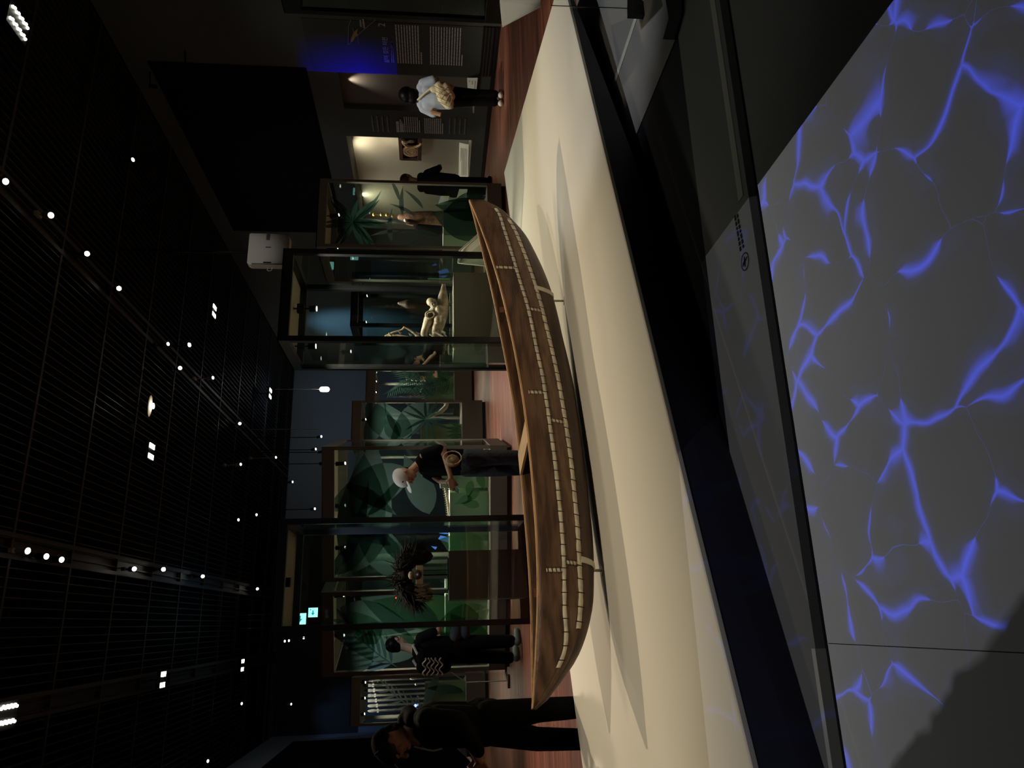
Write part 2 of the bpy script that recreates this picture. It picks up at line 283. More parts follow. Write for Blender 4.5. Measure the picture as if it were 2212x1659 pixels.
# ------------------------------------------------------------------ helpers
def link(name, me, mt, parent=None, loc=None):
    o = bpy.data.objects.new(name, me); COL.objects.link(o)
    if mt:
        me.materials.clear(); me.materials.append(M[mt])
    if parent: o.parent = parent
    if loc is not None: o.location = loc
    return o
def tag(o, label=None, cat=None, group=None, kind=None):
    if label: o['label'] = label
    if cat: o['category'] = cat
    if group: o['group'] = group
    if kind: o['kind'] = kind
    return o
def empty(name, loc, rz=0, label=None, cat=None, group=None):
    o = bpy.data.objects.new(name, None); COL.objects.link(o); o.location = loc; o.rotation_euler = (0, 0, rz); o.empty_display_size = .1
    return tag(o, label, cat, group)
class MB:
    def __init__(s): s.bm = bmesh.new()
    def box(s, a, b):
        a = Vector(a); b = Vector(b); c = (a+b)/2; d = b-a
        bmesh.ops.create_cube(s.bm, size=1, matrix=Matrix.Translation(c) @ Matrix.Diagonal((abs(d.x), abs(d.y), abs(d.z), 1))); return s
    def obox(s, mtx, dx, dy, dz):
        bmesh.ops.create_cube(s.bm, size=1, matrix=mtx @ Matrix.Diagonal((dx, dy, dz, 1))); return s
    def cone(s, a, b, r0, r1, seg=16):
        a = Vector(a); b = Vector(b); d = b-a; L = d.length
        if L < 1e-6: return s
        q = d.to_track_quat('Z', 'Y').to_matrix().to_4x4()
        bmesh.ops.create_cone(s.bm, cap_ends=True, segments=seg, radius1=r0, radius2=r1, depth=L, matrix=Matrix.Translation((a+b)/2) @ q); return s
    def cyl(s, a, b, r, seg=16): return s.cone(a, b, r, r, seg)
    def ball(s, c, r, sc=(1, 1, 1), rot=None, sub=2):
        mt = Matrix.Translation(c) @ (rot.to_4x4() if rot else Matrix.Identity(4)) @ Matrix.Diagonal((r*sc[0], r*sc[1], r*sc[2], 1))
        bmesh.ops.create_icosphere(s.bm, subdivisions=sub, radius=1, matrix=mt); return s
    def chain(s, pts, seg=12):      # pts: (x,y,z,r)
        for i, p in enumerate(pts):
            s.ball(p[:3], p[3])
            if i: q = pts[i-1]; s.cone(q[:3], p[:3], q[3], p[3], seg)
        return s
    def tube(s, pts, r, seg=8):
        for i in range(1, len(pts)):
            s.cyl(pts[i-1], pts[i], r, seg); s.ball(pts[i], r, sub=1)
        return s
    def prism(s, poly, d):
        d = Vector(d); v0 = [s.bm.verts.new(p) for p in poly]; v1 = [s.bm.verts.new(Vector(p)+d) for p in poly]; n = len(poly)
        s.bm.faces.new(v0); s.bm.faces.new(v1[::-1])
        for i in range(n): s.bm.faces.new((v0[i], v0[(i+1) % n], v1[(i+1) % n], v1[i]))
        return s
    def grid(s, rows):
        vs = [[s.bm.verts.new(p) for p in r] for r in rows]
        for i in range(len(vs)-1):
            for j in range(len(vs[0])-1): s.bm.faces.new((vs[i][j], vs[i][j+1], vs[i+1][j+1], vs[i+1][j]))
        return s
    def build(s, name, mt, parent=None, smooth=False, bevel=0, solid=0, remesh=0, smo=4):
        bmesh.ops.recalc_face_normals(s.bm, faces=s.bm.faces)
        me = bpy.data.meshes.new(name); s.bm.to_mesh(me); s.bm.free()
        o = link(name, me, mt, parent)
        if smooth or remesh:
            for p in me.polygons: p.use_smooth = True
        if bevel:
            md = o.modifiers.new('b', 'BEVEL'); md.width = bevel; md.segments = 2; md.limit_method = 'ANGLE'
        if solid:
            md = o.modifiers.new('s', 'SOLIDIFY'); md.thickness = solid; md.offset = 0
        if remesh:
            md = o.modifiers.new('r', 'REMESH'); md.mode = 'VOXEL'; md.voxel_size = remesh; md.use_smooth_shade = True
            md = o.modifiers.new('m', 'SMOOTH'); md.iterations = smo; md.factor = .6
        return o
def boxo(name, a, b, mt, parent=None, bevel=0): return MB().box(a, b).build(name, mt, parent, bevel=bevel)
def struct(o, label=None): o['kind'] = 'structure'; return o
def textmesh(name, body, size, mt, mtx, parent=None, extrude=.001, align='LEFT'):
    cu = bpy.data.curves.new(name, 'FONT'); cu.body = body; cu.size = size; cu.extrude = extrude; cu.align_x = align
    tmp = bpy.data.objects.new(name, cu); COL.objects.link(tmp); bpy.context.view_layer.update()
    dg = bpy.context.evaluated_depsgraph_get(); me = bpy.data.meshes.new_from_object(tmp.evaluated_get(dg)); bpy.data.objects.remove(tmp)
    me.transform(mtx); o = link(name, me, mt, parent); return o
# ------------------------------------------------------------------ the setting
ZC = 6.33; XR = 9.28; XL = -3.3; YB = 27.0; YF = -3.0
struct(boxo('floor', (XL, 4.4, -.1), (XR, YB, 0), 'wood_floor'))
struct(boxo('floor', (-5, YF, -.1), (XR, 2.055, 0), 'grey_floor'))
struct(boxo('floor', (-5, 2.13, -.1), (2.46, 2.56, -.0005), 'grey_floor'))
struct(boxo('floor', (2.46, 2.13, -.1), (XR, 4.4, 0), 'grey_floor'))
struct(boxo('floor', (-5, 2.56, -.1), (2.46, 4.4, -.006), 'dark_floor'))
struct(boxo('trim_1', (-5, 2.055, -.1), (XR, 2.13, -.03), 'slot_black'))
mat('strip_pale', (.85, .84, .76), .5)
struct(boxo('trim_2', (1.39, 2.165, -.03), (XR, 2.205, .002), 'strip_pale'))  # pale colour stands in for the strip's reflection
struct(boxo('trim_7', (-5, 2.128, -.03), (-.10, 2.15, .002), 'strip_pale'))  # strip resumes only where it reflects brightly; gap left where it looks dark
struct(boxo('trim_3', (3.03, 2.56, 0), (3.075, 3.6, .004), 'strip_pale'))
spot('strip_fill', (2.2, .3, 5), (2.0, 2.2, 0), 18, 20, (1, 1, .9), 1, .1)  # added fill, brightens the floor strip

struct(boxo('trim_4', (-.085, YF, -.001), (-.083, 2.05, .0006), 'slot_black'))
# right wall with two recessed niches
N1 = (10.93, 11.9, .33, 2.77); N2 = (12.73, 17.4, .33, 2.83)
wr = MB()
wr.box((XR, 3, 0), (XR+.7, N1[0], ZC)); wr.box((XR, N1[0], 0), (XR+.7, N1[1], N1[2])); wr.box((XR, N1[0], N1[3]), (XR+.7, N1[1], ZC))
wr.box((XR, N1[1], 0), (XR+.7, N2[0], ZC)); wr.box((XR, N2[0], 0), (XR+.7, N2[1], N2[2])); wr.box((XR, N2[0], N2[3]), (XR+.7, N2[1], ZC)); wr.box((XR, N2[1], 0), (XR+.7, YB, ZC))
struct(wr.build('wall_right', 'wall_grey'))
struct(boxo('wall_right_niche', (XR+.12, N1[0], N1[2]), (XR+.5, N1[1], N1[3]), 'niche_brown'))
struct(boxo('wall_right_niche', (XR+.6, N2[0], N2[2]), (XR+.65, N2[1], N2[3]), 'niche_cream'))
struct(boxo('trim_5', (XR+.02, N2[0], N2[2]), (XR+.6, N2[1], N2[2]+.02), 'niche_cream'))
struct(boxo('trim_6', (XR+.005, N1[0], N1[2]), (XR+.12, N1[1], N1[2]+.02), 'niche_cream'))
area('niche_light', (XR+.25, 13.6, 2.75), (XR+.5, 13.9, 1.3), 9, .1, .9, (1, .9, .66))
area('niche_light', (XR+.25, 15.8, 2.75), (XR+.5, 15.8, 1.3), 9, .1, 1.4, (1, .9, .66))
spot('niche_light', (XR+.2, 13.6, 2.72), (XR+.5, 13.6, 1.0), 22, 60, (1, .88, .62), .6, .03)
spot('niche_light', (XR+.05, 11.25, 2.72), (XR+.10, 11.2, .3), 26, 70, (1, .88, .72), 1, .02)
struct(boxo('wall_right_recess', (XR-.004, 10.85, 3.3), (XR, 16.6, 5.95), 'panel_black'))
struct(boxo('wall_back', (XL, YB, 0), (XR+.7, YB+.2, ZC), 'wall_blue'))
struct(boxo('wall_left', (XL-.2, 9, 0), (XL, YB, ZC), 'wall_blue'))
struct(boxo('wall_left_panel', (XL, 9, 0), (XL+.02, 25.5, 5.4), 'panel_black'))
struct(boxo('wall_back_shade', (XL, YB-.02, 3.6), (3.2, YB, ZC), 'wall_dark'))  # darker sheet stands in for the unlit left of the back wall
# plinth-coloured baseboards
struct(boxo('baseboard_right', (XR-.015, 9.7, 0), (XR, YB, .08), 'frame_black'))
# ceiling: open black metal grid
c = MB(); x = XL
while x < XR:
    c.box((x, YF, ZC), (x+.012, YB, ZC+.05)); x += .118
y = YF; k = 0
while y < YB:
    c.box((XL, y, ZC-.01), (XR, y+.05, ZC+.06)); y += 1.62
struct(c.build('ceiling', 'ceiling_slat'))
struct(boxo('ceiling', (XL-.3, YF, ZC+.3), (XR+.7, YB, ZC+.35), 'ceiling_void'))
for n_, x_, w_ in (('right', 5.3, ''), ('middle', 1.1, ''), ('left', -.85, '')):
    tr = MB().box((x_-.16, YF, ZC-.02), (x_-.10, YB, ZC+.04)).box((x_+.10, YF, ZC-.02), (x_+.16, YB, ZC+.04)).box((x_-.10, YF, ZC+.06), (x_+.10, YB, ZC+.09)).build('ceiling_track', 'ceiling_slat')
    tag(tr, 'dark lighting track running the length of the ceiling, %s one of the three' % n_, 'track', 'ceiling lighting tracks')
#@@PLINTH
# ------------------------------------------------------------------ white plinth
top = [(-1.6, 1.735), (4.258, 3.947), (5.422, 8.078), (-1.6, 4.413)]
bot = [(-1.6, 1.72), (1.6, 2.96), (4.05, 4.2), (5.42, 8.07), (-1.6, 4.41)]
pr = empty('display_plinth', (1.6, 4.4, 0), 0, 'wide low white plinth with dark sides carrying the wooden canoe', 'plinth')
pm = MB(); off = Vector((1.6, 4.4, 0))
pm.prism([Vector((x, y, .185))-off for x, y in top], (0, 0, .015)); pm.build('top_board', 'white_plinth', pr)
ps = MB(); t4 = [(-1.6, 1.735), (1.55, 2.93), (4.258, 3.947), (5.422, 8.078), (-1.6, 4.413)]
vb = [ps.bm.verts.new(Vector((x, y, 0))-off) for x, y in bot]; vt = [ps.bm.verts.new(Vector((x, y, .185))-off) for x, y in t4]
ps.bm.faces.new(vb[::-1]); ps.bm.faces.new(vt)
for i in range(5): ps.bm.faces.new((vb[i], vb[(i+1) % 5], vt[(i+1) % 5], vt[i]))
ps.build('side_skirt', 'plinth_side', pr)
# ------------------------------------------------------------------ canoe
U = Vector((.946, .324, 0)).normalized(); W = Vector((-U.y, U.x, 0)); C0 = Vector((1.153, 4.246, 0))
ca = empty('wooden_canoe', C0, math.atan2(U.y, U.x), 'long narrow brown plank canoe with pale lashed seams on the white plinth', 'canoe')
SS = [-1.63, -1.6, -1.4, -1.2, -1.0, -.8, -.6, -.4, -.2, 0, .2, .4, .6, .8, 1, 1.2, 1.4, 1.6, 1.8, 1.9, 1.985]
TB = [.003, .012, .09, .145, .175, .193, .203, .205, .2, .188, .175, .17, .165, .157, .14, .118, .095, .068, .035, .018, .004]
TG = [.614, .612, .593, .574, .562, .556, .555, .555, .558, .563, .573, .588, .607, .628, .65, .677, .708, .741, .775, .794, .812]
TZ = [.606, .56, .385, .295, .259, .240, .234, .229, .227, .226, .228, .240, .256, .269, .288, .321, .368, .427, .53, .60, .71]
TU = [.610, .585, .458, .444, .430, .424, .423, .423, .427, .430, .436, .452, .465, .484, .510, .532, .556, .580, .605, .645, .73]
TL = [.608, .572, .42, .364, .350, .339, .334, .330, .331, .334, .340, .353, .370, .387, .409, .435, .466, .502, .56, .615, .715]
def itp(T, s):
    if s <= SS[0]: return T[0]
    for i in range(1, len(SS)):
        if s <= SS[i]:
            # smooth (catmull-like) interpolation
            f = (s-SS[i-1])/(SS[i]-SS[i-1]); p1, p2 = T[i-1], T[i]; h = SS[i]-SS[i-1]
            m1 = (T[i]-T[i-2])/(SS[i]-SS[i-2])*h if i > 1 else p2-p1
            m2 = (T[i+1]-T[i-1])/(SS[i+1]-SS[i-1])*h if i < len(SS)-1 else p2-p1
            return (2*f**3-3*f*f+1)*p1+(f**3-2*f*f+f)*m1+(-2*f**3+3*f*f)*p2+(f**3-f*f)*m2
    return T[-1]
def sect(s, v):      # v 0 keel, 1 lower seam, 2 upper seam, 3 gunwale -> half breadth, height
    b = itp(TB, s); zb, zl, zu, zg = itp(TZ, s), itp(TL, s), itp(TU, s), itp(TG, s)
    zl = max(zl, zb+.004); zu = max(zu, zl+.004); zg = max(zg, zu+.004)
    if v <= 1:
        a = v; pts = [(0, zb), (.35*b, zb+.004*(b/.2)), (.62*b, zb+(zl-zb)*.40), (.8*b, zl)]
    elif v <= 2:
        a = v-1; pts = [(.8*b, zl), (.875*b, zl+(zu-zl)*.33), (.925*b, zl+(zu-zl)*.66), (.96*b, zu)]
    else:
        a = v-2; pts = [(.96*b, zu), (.975*b, zu+(zg-zu)*.33), (.99*b, zu+(zg-zu)*.66), (b, zg)]
    a *= 3; i = min(int(a), 2); f = a-i
    return (pts[i][0]*(1-f)+pts[i+1][0]*f, pts[i][1]*(1-f)+pts[i+1][1]*f)
NS = 90
st = [SS[0]+(SS[-1]-SS[0])*i/NS for i in range(NS+1)]
def strake(name, v0, v1, side, mt, out=0., thick=.014):
    g = MB(); rows = []
    for s in st:
        row = []
        for j in range(7):
            y, z = sect(s, v0+(v1-v0)*j/6); row.append((s, side*(y+out), z))
        rows.append(row)
    g.grid(rows); o = g.build(name, mt, ca, smooth=True)
    md = o.modifiers.new('s', 'SOLIDIFY'); md.thickness = thick; md.offset = -1 if side < 0 else -1
    return o
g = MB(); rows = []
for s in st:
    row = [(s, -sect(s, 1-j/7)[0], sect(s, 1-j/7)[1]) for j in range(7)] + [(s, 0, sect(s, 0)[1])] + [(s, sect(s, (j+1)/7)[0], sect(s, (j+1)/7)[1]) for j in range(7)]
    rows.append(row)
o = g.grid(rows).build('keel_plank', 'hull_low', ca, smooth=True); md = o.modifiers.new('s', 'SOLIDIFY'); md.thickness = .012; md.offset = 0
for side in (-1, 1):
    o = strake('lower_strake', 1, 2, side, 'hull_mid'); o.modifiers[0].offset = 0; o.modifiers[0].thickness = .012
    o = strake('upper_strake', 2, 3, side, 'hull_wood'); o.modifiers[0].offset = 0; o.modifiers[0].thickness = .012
    rim = MB(); pr_ = None
    pts = [Vector((s, side*sect(s, 3)[0], sect(s, 3)[1])) for s in st]
    rows = []
    for p in pts:
        rows.append([p+Vector((0, -side*.007, -.004)), p+Vector((0, side*.006, -.004)), p+Vector((0, side*.006, .006)), p+Vector((0, -side*.007, .006)), p+Vector((0, -side*.007, -.004))])
    rim.grid(rows).build('gunwale', 'rim_wood', ca)
    # pale battens over the two seams, cut by dark lashings
    for v, s0, s1, wd, nm in ((2, -1.47, 1.86, .0105, 'upper'), (1, -1.30, 1.74, .0125, 'lower')):
        if side > 0: continue
        bt = MB(); rows = []
        n_ = 120
        for i in range(n_+1):
            s = s0+(s1-s0)*i/n_; y, z = sect(s, v); y2, z2 = sect(s, v+.12); ty, tz = y2-y, z2-z; L = math.hypot(ty, tz) or 1; ty /= L; tz /= L
            nx, nz_ = tz, -ty
            c_ = (y+nx*.009, z+nz_*.009)
            P = lambda a, b_: Vector((s, side*(c_[0]+ty*a+nx*b_), c_[1]+tz*a+nz_*b_))
            wj = wd*(1+.12*math.sin(i*1.7))
            rows.append([P(-wj, -.005), P(-wj*.8, .004), P(wj*.8, .004), P(wj, -.005)])
        bto = bt.grid(rows).build('seam_batten', 'batten', ca, smooth=True)
        s = s0+.03; i = 0
        while s < s1:
            y, z = sect(s, v); y2, z2 = sect(s, v+.12); ty, tz = y2-y, z2-z; L = math.hypot(ty, tz) or 1; ty /= L; tz /= L; nx, nz_ = tz, -ty
            a = Vector((s, side*(y+nx*.013-ty*wd*1.7), z+nz_*.013-tz*wd*1.7)); b_ = Vector((s+.002, side*(y+nx*.013+ty*wd*1.7), z+nz_*.013+tz*wd*1.7))
            MB().cyl(a, b_, .0026, 6).build('lashing', 'lashing', bto); s += .068 if v == 1 else .060; i += 1
# short upright battens crossing the strakes
def sof(iy, v):      # station whose near-side point projects nearest to picture row iy
    best = None
    for s in st:
        y, z = sect(s, v); p = C0+U*s-W*y+Vector((0, 0, z)); d = p-CAM; d_ = d.dot(FW)
        py = 1659-(CX+F_*d.dot(RT)/d_); e = abs(py-iy)
        if best is None or e < best[0]: best = (e, s)
    return best[1]
for iy, v0, v1 in ((580, 2.05, 2.95), (670, 1.05, 1.95), (848, 2.05, 2.75), (917, 1.05, 1.95), (1210, 1.05, 1.95), (1236, 2.05, 2.7)):
    s = sof(iy, (v0+v1)/2); g = MB(); rows = []
    for k in range(9):
        y, z = sect(s, v0+(v1-v0)*k/8); rows.append([(s-.010, -(y+.006), z), (s-.008, -(y+.013), z), (s+.008, -(y+.013), z), (s+.010, -(y+.006), z)])
    b_ = g.grid(rows).build('cross_batten', 'batten', ca, smooth=True)
    for k in (1, 3, 5, 7):
        y, z = sect(s, v0+(v1-v0)*k/8); MB().cyl((s-.016, -(y+.012), z), (s+.016, -(y+.014), z+.004), .0026, 6).build('lashing', 'lashing', b_)
# red knotted repair lashings on the far inner strake
for iy in (614, 1240):
    s = sof(iy, 3); y, z = sect(s, 2.8); g = MB()
    for k in range(6):
        a = k*.9; g.tube([(s-.02+.008*k, y-.012, z-.045+.01*(k % 3)), (s-.012+.008*k, y-.020, z-.02), (s-.006+.008*k, y-.01, z+.006)], .004, 6)
    g.build('lashing', 'knot_red', ca)
# seat board
s0 = sof(905, 3)+.015; s1 = s0-.145; g = MB()
y0, z0 = sect(s0, 3); y1, z1 = sect(s1, 3)
g.prism([(s0, -y0*.96, z0-.012), (s0, y0*.99, z0-.004), (s1, y1*.99, z1-.004), (s1, -y1*.96, z1-.012)], (0, 0, .014)); g.build('thwart', 'seat_wood', ca)
# dark nail holes in the far inner face and knots on the near face
for k in range(14):
    s = -1.3+k*.22; y, z = sect(s, 2.55); MB().ball((s, y-.006, z), .006, (1.6, .4, 1)).build('peg', 'lashing', ca)
# two cream cradles
for iy, v_ in ((650, 1.0), (1232, 1.0)):
    fp = atz(1218 if iy == 650 else 1300, iy, .2); s = (fp-C0).dot(U)
    cr = empty('canoe_cradle', (fp.x, fp.y, .2), math.atan2(U.y, U.x), 'slim cream cradle under the canoe, %s' % ('nearer the raised pointed bow' if iy == 650 else 'nearer the low stern by the black-clothed visitor'), 'stand', 'canoe cradles')
    g = MB(); rows = []
    for sd in (-1, 1):
        pass
    vs = [0, .3, .55, .8, 1.0, 1.18] if iy == 650 else [0, .3, .55, .8, .95]
    prof = [(-sect(s, v)[0], sect(s, v)[1]) for v in vs[::-1]] + [(sect(s, v)[0], sect(s, v)[1]) for v in vs[1:]]
    for i, (y, z) in enumerate(prof):
        k = 1 if y > 0 else -1
        rows.append([(-.016, y+k*.010, z-.2-.006), (.016, y+k*.010, z-.2-.006)])
    o = g.grid(rows).build('strap', 'support_cream', cr, solid=.006)
    zb = sect(s, 0)[1]-.2
    MB().cyl((0, 0, 0), (0, 0, zb-.004), .007).build('stem', 'support_cream', cr)
    MB().cyl((0, 0, 0), (0, 0, .004), .03, 24).build('foot', 'support_cream', cr)
#@@CASES
# ------------------------------------------------------------------ glass cases
def leaf2(cx, cz, L, Wd, ang, bend=.25, n=12):
    c, s = math.cos(ang), math.sin(ang); l = []; r = []
    for i in range(n+1):
        f = i/n; x = f*L; y = bend*L*f*f; h = Wd/2*math.sin(math.pi*min(1, f**.75))
        l.append((cx+c*x-s*(y+h), cz+s*x+c*(y+h))); r.append((cx+c*x-s*(y-h), cz+s*x+c*(y-h)))
    return l + r[::-1][1:-1]
def frond(cx, cz, L, ang, n=14, lw=.03, ll=.22, bend=-.2):
    out = [leaf2(cx, cz, L, .02, ang, bend)]
    for i in range(1, n+1):
        f = i/n; x = f*L; y = bend*L*f*f; c, s = math.cos(ang), math.sin(ang); px, pz = cx+c*x-s*y, cz+s*x+c*y
        for sd in (-1, 1): out.append(leaf2(px, pz, ll*(1-.55*f), lw, ang+sd*(.95-.4*f), sd*-.1, 6))
    return out
def palm(cx, cz, R, n=9, a0=0., span=6.28, bend=.18, wd=.09): return [leaf2(cx, cz, R*(.8+.35*((i*37) % 10)/10), wd, a0+span*i/n, bend if i % 2 else -bend) for i in range(n)]
def decal(root, polys, mt, y, clip, parent=None):
    """flat print on a pane; clip=(x0,x1,z0,z1) keeps it on the glass"""
    x0, x1, z0, z1 = clip; g = MB(); k = 0
    for p in polys:
        q = p
        for ax, lim, sg in ((0, x0, 1), (0, x1, -1), (1, z0, 1), (1, z1, -1)):      # Sutherland-Hodgman
            r = []
            for i in range(len(q)):
                a, b = q[i-1], q[i]; ia = (a[ax]-lim)*sg >= 0; ib = (b[ax]-lim)*sg >= 0
                if ia != ib: f = (lim-a[ax])/(b[ax]-a[ax]); r.append((a[0]+(b[0]-a[0])*f, a[1]+(b[1]-a[1])*f))
                if ib: r.append(b)
            q = r
            if len(q) < 3: break
        if len(q) < 3: continue
        k += 1; yy = y-.0004*(k % 12)
        g.bm.faces.new([g.bm.verts.new((a, yy, b)) for a, b in q])
    return g.build('leaf_print', mt, parent or root)
def glass_case(name, label, A, B, D, h, bh, fm='frame_black', pw=.05, th=.11, bm_='base_brown', group='tall glass museum cases', cat='display case', ceil='case_ceiling', lamps=2, lp=0, lcol=(1, .92, .75), toe=True):
    A = Vector((A[0], A[1], 0)); B = Vector((B[0], B[1], 0)); Wd = (B-A).length; ang = math.atan2(B.y-A.y, B.x-A.x)
    r = empty(name, A, ang, label, cat, group)
    if toe: boxo('toe_kick', (.03, .03, 0), (Wd-.03, D-.03, .06), 'frame_black', r)
    boxo('base', (0, 0, .06 if toe else 0), (Wd, D, bh), bm_, r, .004)
    tp = MB().box((0, 0, h-th), (Wd, pw, h)).box((0, D-pw, h-th), (Wd, D, h)).box((0, pw, h-th), (pw, D-pw, h)).box((Wd-pw, pw, h-th), (Wd, D-pw, h))
    tp.box((0, 0, h-.012), (Wd, D, h)); tp.build('top_frame', fm, r)
    boxo('ceiling_panel', (pw, pw, h-.035), (Wd-pw, D-pw, h-.02), ceil, r)
    for x, y in ((0, 0), (Wd-pw, 0), (0, D-pw), (Wd-pw, D-pw)): boxo('post', (x, y, bh), (x+pw, y+pw, h-th), fm, r, .002)
    g_ = .008
    for a, b in (((pw, .012, bh), (Wd-pw, .012+g_, h-th)), ((pw, D-.012-g_, bh), (Wd-pw, D-.012, h-th)), ((.012, pw, bh), (.012+g_, D-pw, h-th)), ((Wd-.012-g_, pw, bh), (Wd-.012, D-pw, h-th))):
        boxo('glass_pane', a, b, 'glass', r)
    for i in range(lamps):
        x = Wd*(i+.5)/lamps
        lb = MB().cyl((x, D*.5, h-.03), (x, D*.5, h-.12), .008, 8).box((x-.03, D*.5-.02, h-.13), (x+.03, D*.5+.02, h-.09)).cyl((x, D*.5, h-.13), (x+.01, D*.48, h-.23), .028, 14).build('spot_lamp', 'lamp_black', r)
        MB().cyl((x+.0101, D*.48, h-.2302), (x+.011, D*.479, h-.236), .022, 14).build('lens', 'lens_small', lb)
    r['w'] = Wd
    if lp:
        l = area('case_light', (0, 0, 0), (0, 0, -1), lp*4.0, Wd*.7, D*.5, lcol, 150)
        p = r.matrix_basis @ Vector((Wd/2, D/2, h-.29)); l.location = p; l.rotation_euler = (0, 0, ang)
    return r, Wd, ang
def W_(r, p): return (Matrix.Translation(r.location) @ Matrix.Rotation(r.rotation_euler.z, 4, 'Z')) @ Vector(p)
def inside(r, name, label, cat, p, group=None): return empty(name, W_(r, p), r.rotation_euler.z, label, cat, group)
# V1: black-framed case, centre right
v1, w1, _ = glass_case('glass_case', 'tall black-framed glass case holding the carved crocodile, right of the white-capped visitor', (2.9, 7.5), (3.99, 7.5), .97, 2.73, .05, bm_='frame_black', lamps=0, lp=10, th=.11, pw=.06)
# V2: dark navy framed case, left
v2, w2, _ = glass_case('glass_case', 'tall navy-black framed glass case holding the dark feathered headdress', (-.03, 8.15), (1.12, 8.15), 1.05, 2.74, .05, fm='frame_navy', bm_='frame_navy', lamps=0, lp=3, th=.11, pw=.06, lcol=(.8, .9, 1))
# C3 right
c3, w3, _ = glass_case('glass_case', 'olive-framed glass case printed with a pale palm, holding the bark costume', (5.28, 9.85), (6.42, 9.85), 1.2, 2.80, .28, fm='frame_olive', lamps=2, lp=6, pw=.045, th=.13)
g3, wg3, _ = glass_case('glass_case', 'wide brown-based glass case with big teal leaves, behind the white-capped visitor', (.6, 10.7), (2.37, 10.15), 1.5, 2.62, .30, fm='frame_olive', lamps=3, lp=15, pw=.05, th=.17)
g4, wg4, _ = glass_case('glass_case', 'brown-based glass case with blue and green leaves, behind the visitor with the backpack', (-.66, 11.42), (.47, 10.95), 1.4, 2.66, .30, fm='frame_olive', lamps=2, lp=13, pw=.06, th=.17)
g5, wg5, _ = glass_case('glass_case', 'olive-framed glass case holding a row of tall paddles, at far left', (-1.86, 16.1), (-.96, 16.1), 1.3, 2.74, .45, fm='frame_olive', lamps=3, lp=9, pw=.05, th=.2)
g2, wg2, _ = glass_case('glass_case', 'brown-framed glass case with a pale green block, just right of the black shirt', (3.6, 15.3), (4.57, 15.3), 1.4, 2.82, .50, fm='frame_olive', lamps=2, lp=14, pw=.05, th=.2)
g1, wg1, _ = glass_case('glass_case', 'distant glass case covered by dark green palm fronds', (5.76, 19.5), (6.72, 19.5), 1.3, 2.95, .55, fm='frame_olive', lamps=3, lp=16, pw=.05, th=.25)
# another black-framed case seen through V1
b1, wb1, _ = glass_case('glass_case', 'farther black-framed glass case seen through the crocodile case', (5.0, 12.2), (6.05, 12.2), 1.0, 2.55, .05, fm='frame_black', bm_='frame_black', lamps=2, lp=5, pw=.06, th=.12)
b2, wb2, _ = glass_case('glass_case', 'tall black case on the right edge beside the introduction wall', (8.32, 7.55), (9.2, 7.55), 1.1, 3.2, .35, fm='frame_black', bm_='frame_black', lamps=1, lp=0, pw=.07, th=.25)
# prints on the panes
clip = lambda w_, h, th, bh, pw=.05: (pw, w_-pw, bh+.005, h-th-.005)
cl = clip(w3, 2.80, .13, .28)
decal(c3, palm(.42, 2.28, .52, 13, 0, 6.28, .2, .075)+palm(.42, 2.28, .62, 5, 3.6, 2.2, -.3, .07), 'leaf_palm', .008, cl)
decal(c3, [leaf2(.15+.13*i, 1.25+.12*((i*3) % 4), .42, .06, 1.9-.35*i, .25) for i in range(6)]+[leaf2(.2, 1.0, .6, .09, 1.2, .3), leaf2(.55, 1.55, .5, .07, .2, -.2), leaf2(.1, 1.7, .55, .08, .3, -.3)], 'leaf_grey', .006, cl)
decal(c3, [leaf2(.2, .3, .9, .55, .9, .2), leaf2(.6, .28, .8, .4, 1.3, .1), leaf2(.9, .3, .7, .3, 1.8, .2)], 'leaf_palm', .004, cl)
cl = clip(wg3, 2.62, .17, .30)
decal(g3, [leaf2(.1, 2.2, 1.9, .75, -.25, .1), leaf2(.55, 1.9, 1.3, .5, .25, -.1), leaf2(1.5, 1.4, 1.3, .55, 1.9, .1), leaf2(.0, 1.5, 1.2, .5, .6, .05), leaf2(.9, 1.15, .9, .4, .3, .1), leaf2(.1, 2.5, .9, .3, -.9, .1), leaf2(1.0, 2.4, .9, .35, -2.3, .1)], 'leaf_teal', .008, cl)
decal(g3, [leaf2(.2, 2.35, 1.2, .16, -.5, .2), leaf2(.2, 1.4, .9, .18, .9, -.2), leaf2(1.3, 2.3, .8, .2, -1.9, -.2), leaf2(.9, 2.0, .9, .14, -.9, .2)], 'leaf_dark', .005, cl)
decal(g3, [leaf2(1.0+.12*i, .45+.1*(i % 2), .26, .12, 1.2+.5*i, .2) for i in range(5)]+[leaf2(.3, .35, .7, .45, 1.1, .1)], 'leaf_green', .004, cl)
cl = clip(wg4, 2.66, .17, .30, .06)
decal(g4, [leaf2(.05, 2.3, .7, .4, -.7, .2), leaf2(.3, 1.3, 1.3, .6, 1.2, .1), leaf2(1.0, 2.4, 1.1, .5, -2.0, .1), leaf2(.7, 1.0, 1.2, .55, 1.3, -.1)], 'leaf_teal', .008, cl)
decal(g4, [leaf2(.55, .32, 1.7, .6, 1.1, .15), leaf2(.3, .32, 1.5, .45, 1.5, -.1), leaf2(.9, .3, 1.0, .45, 1.9, .1), leaf2(.45, 1.9, .6, .4, .5, .1), leaf2(.2, .4, .8, .5, .5, .1)], 'leaf_green', .006, cl)
decal(g4, frond(.1, 1.6, 1.0, 1.0, 10, .05, .5), 'leaf_blue', .004, cl)
cl = clip(wg5, 2.74, .2, .45)
decal(g5, frond(.1, 1.2, 1.4, 1.1, 9, .04, .4)+[leaf2(.9, 1.0, .9, .2, 2.6, .2)], 'leaf_grey', .008, cl)
decal(g5, [leaf2(.55, .5, .75, .17, 1.3, .15), leaf2(.3, .5, .5, .3, 1.9, .1)], 'leaf_dark', .006, cl)
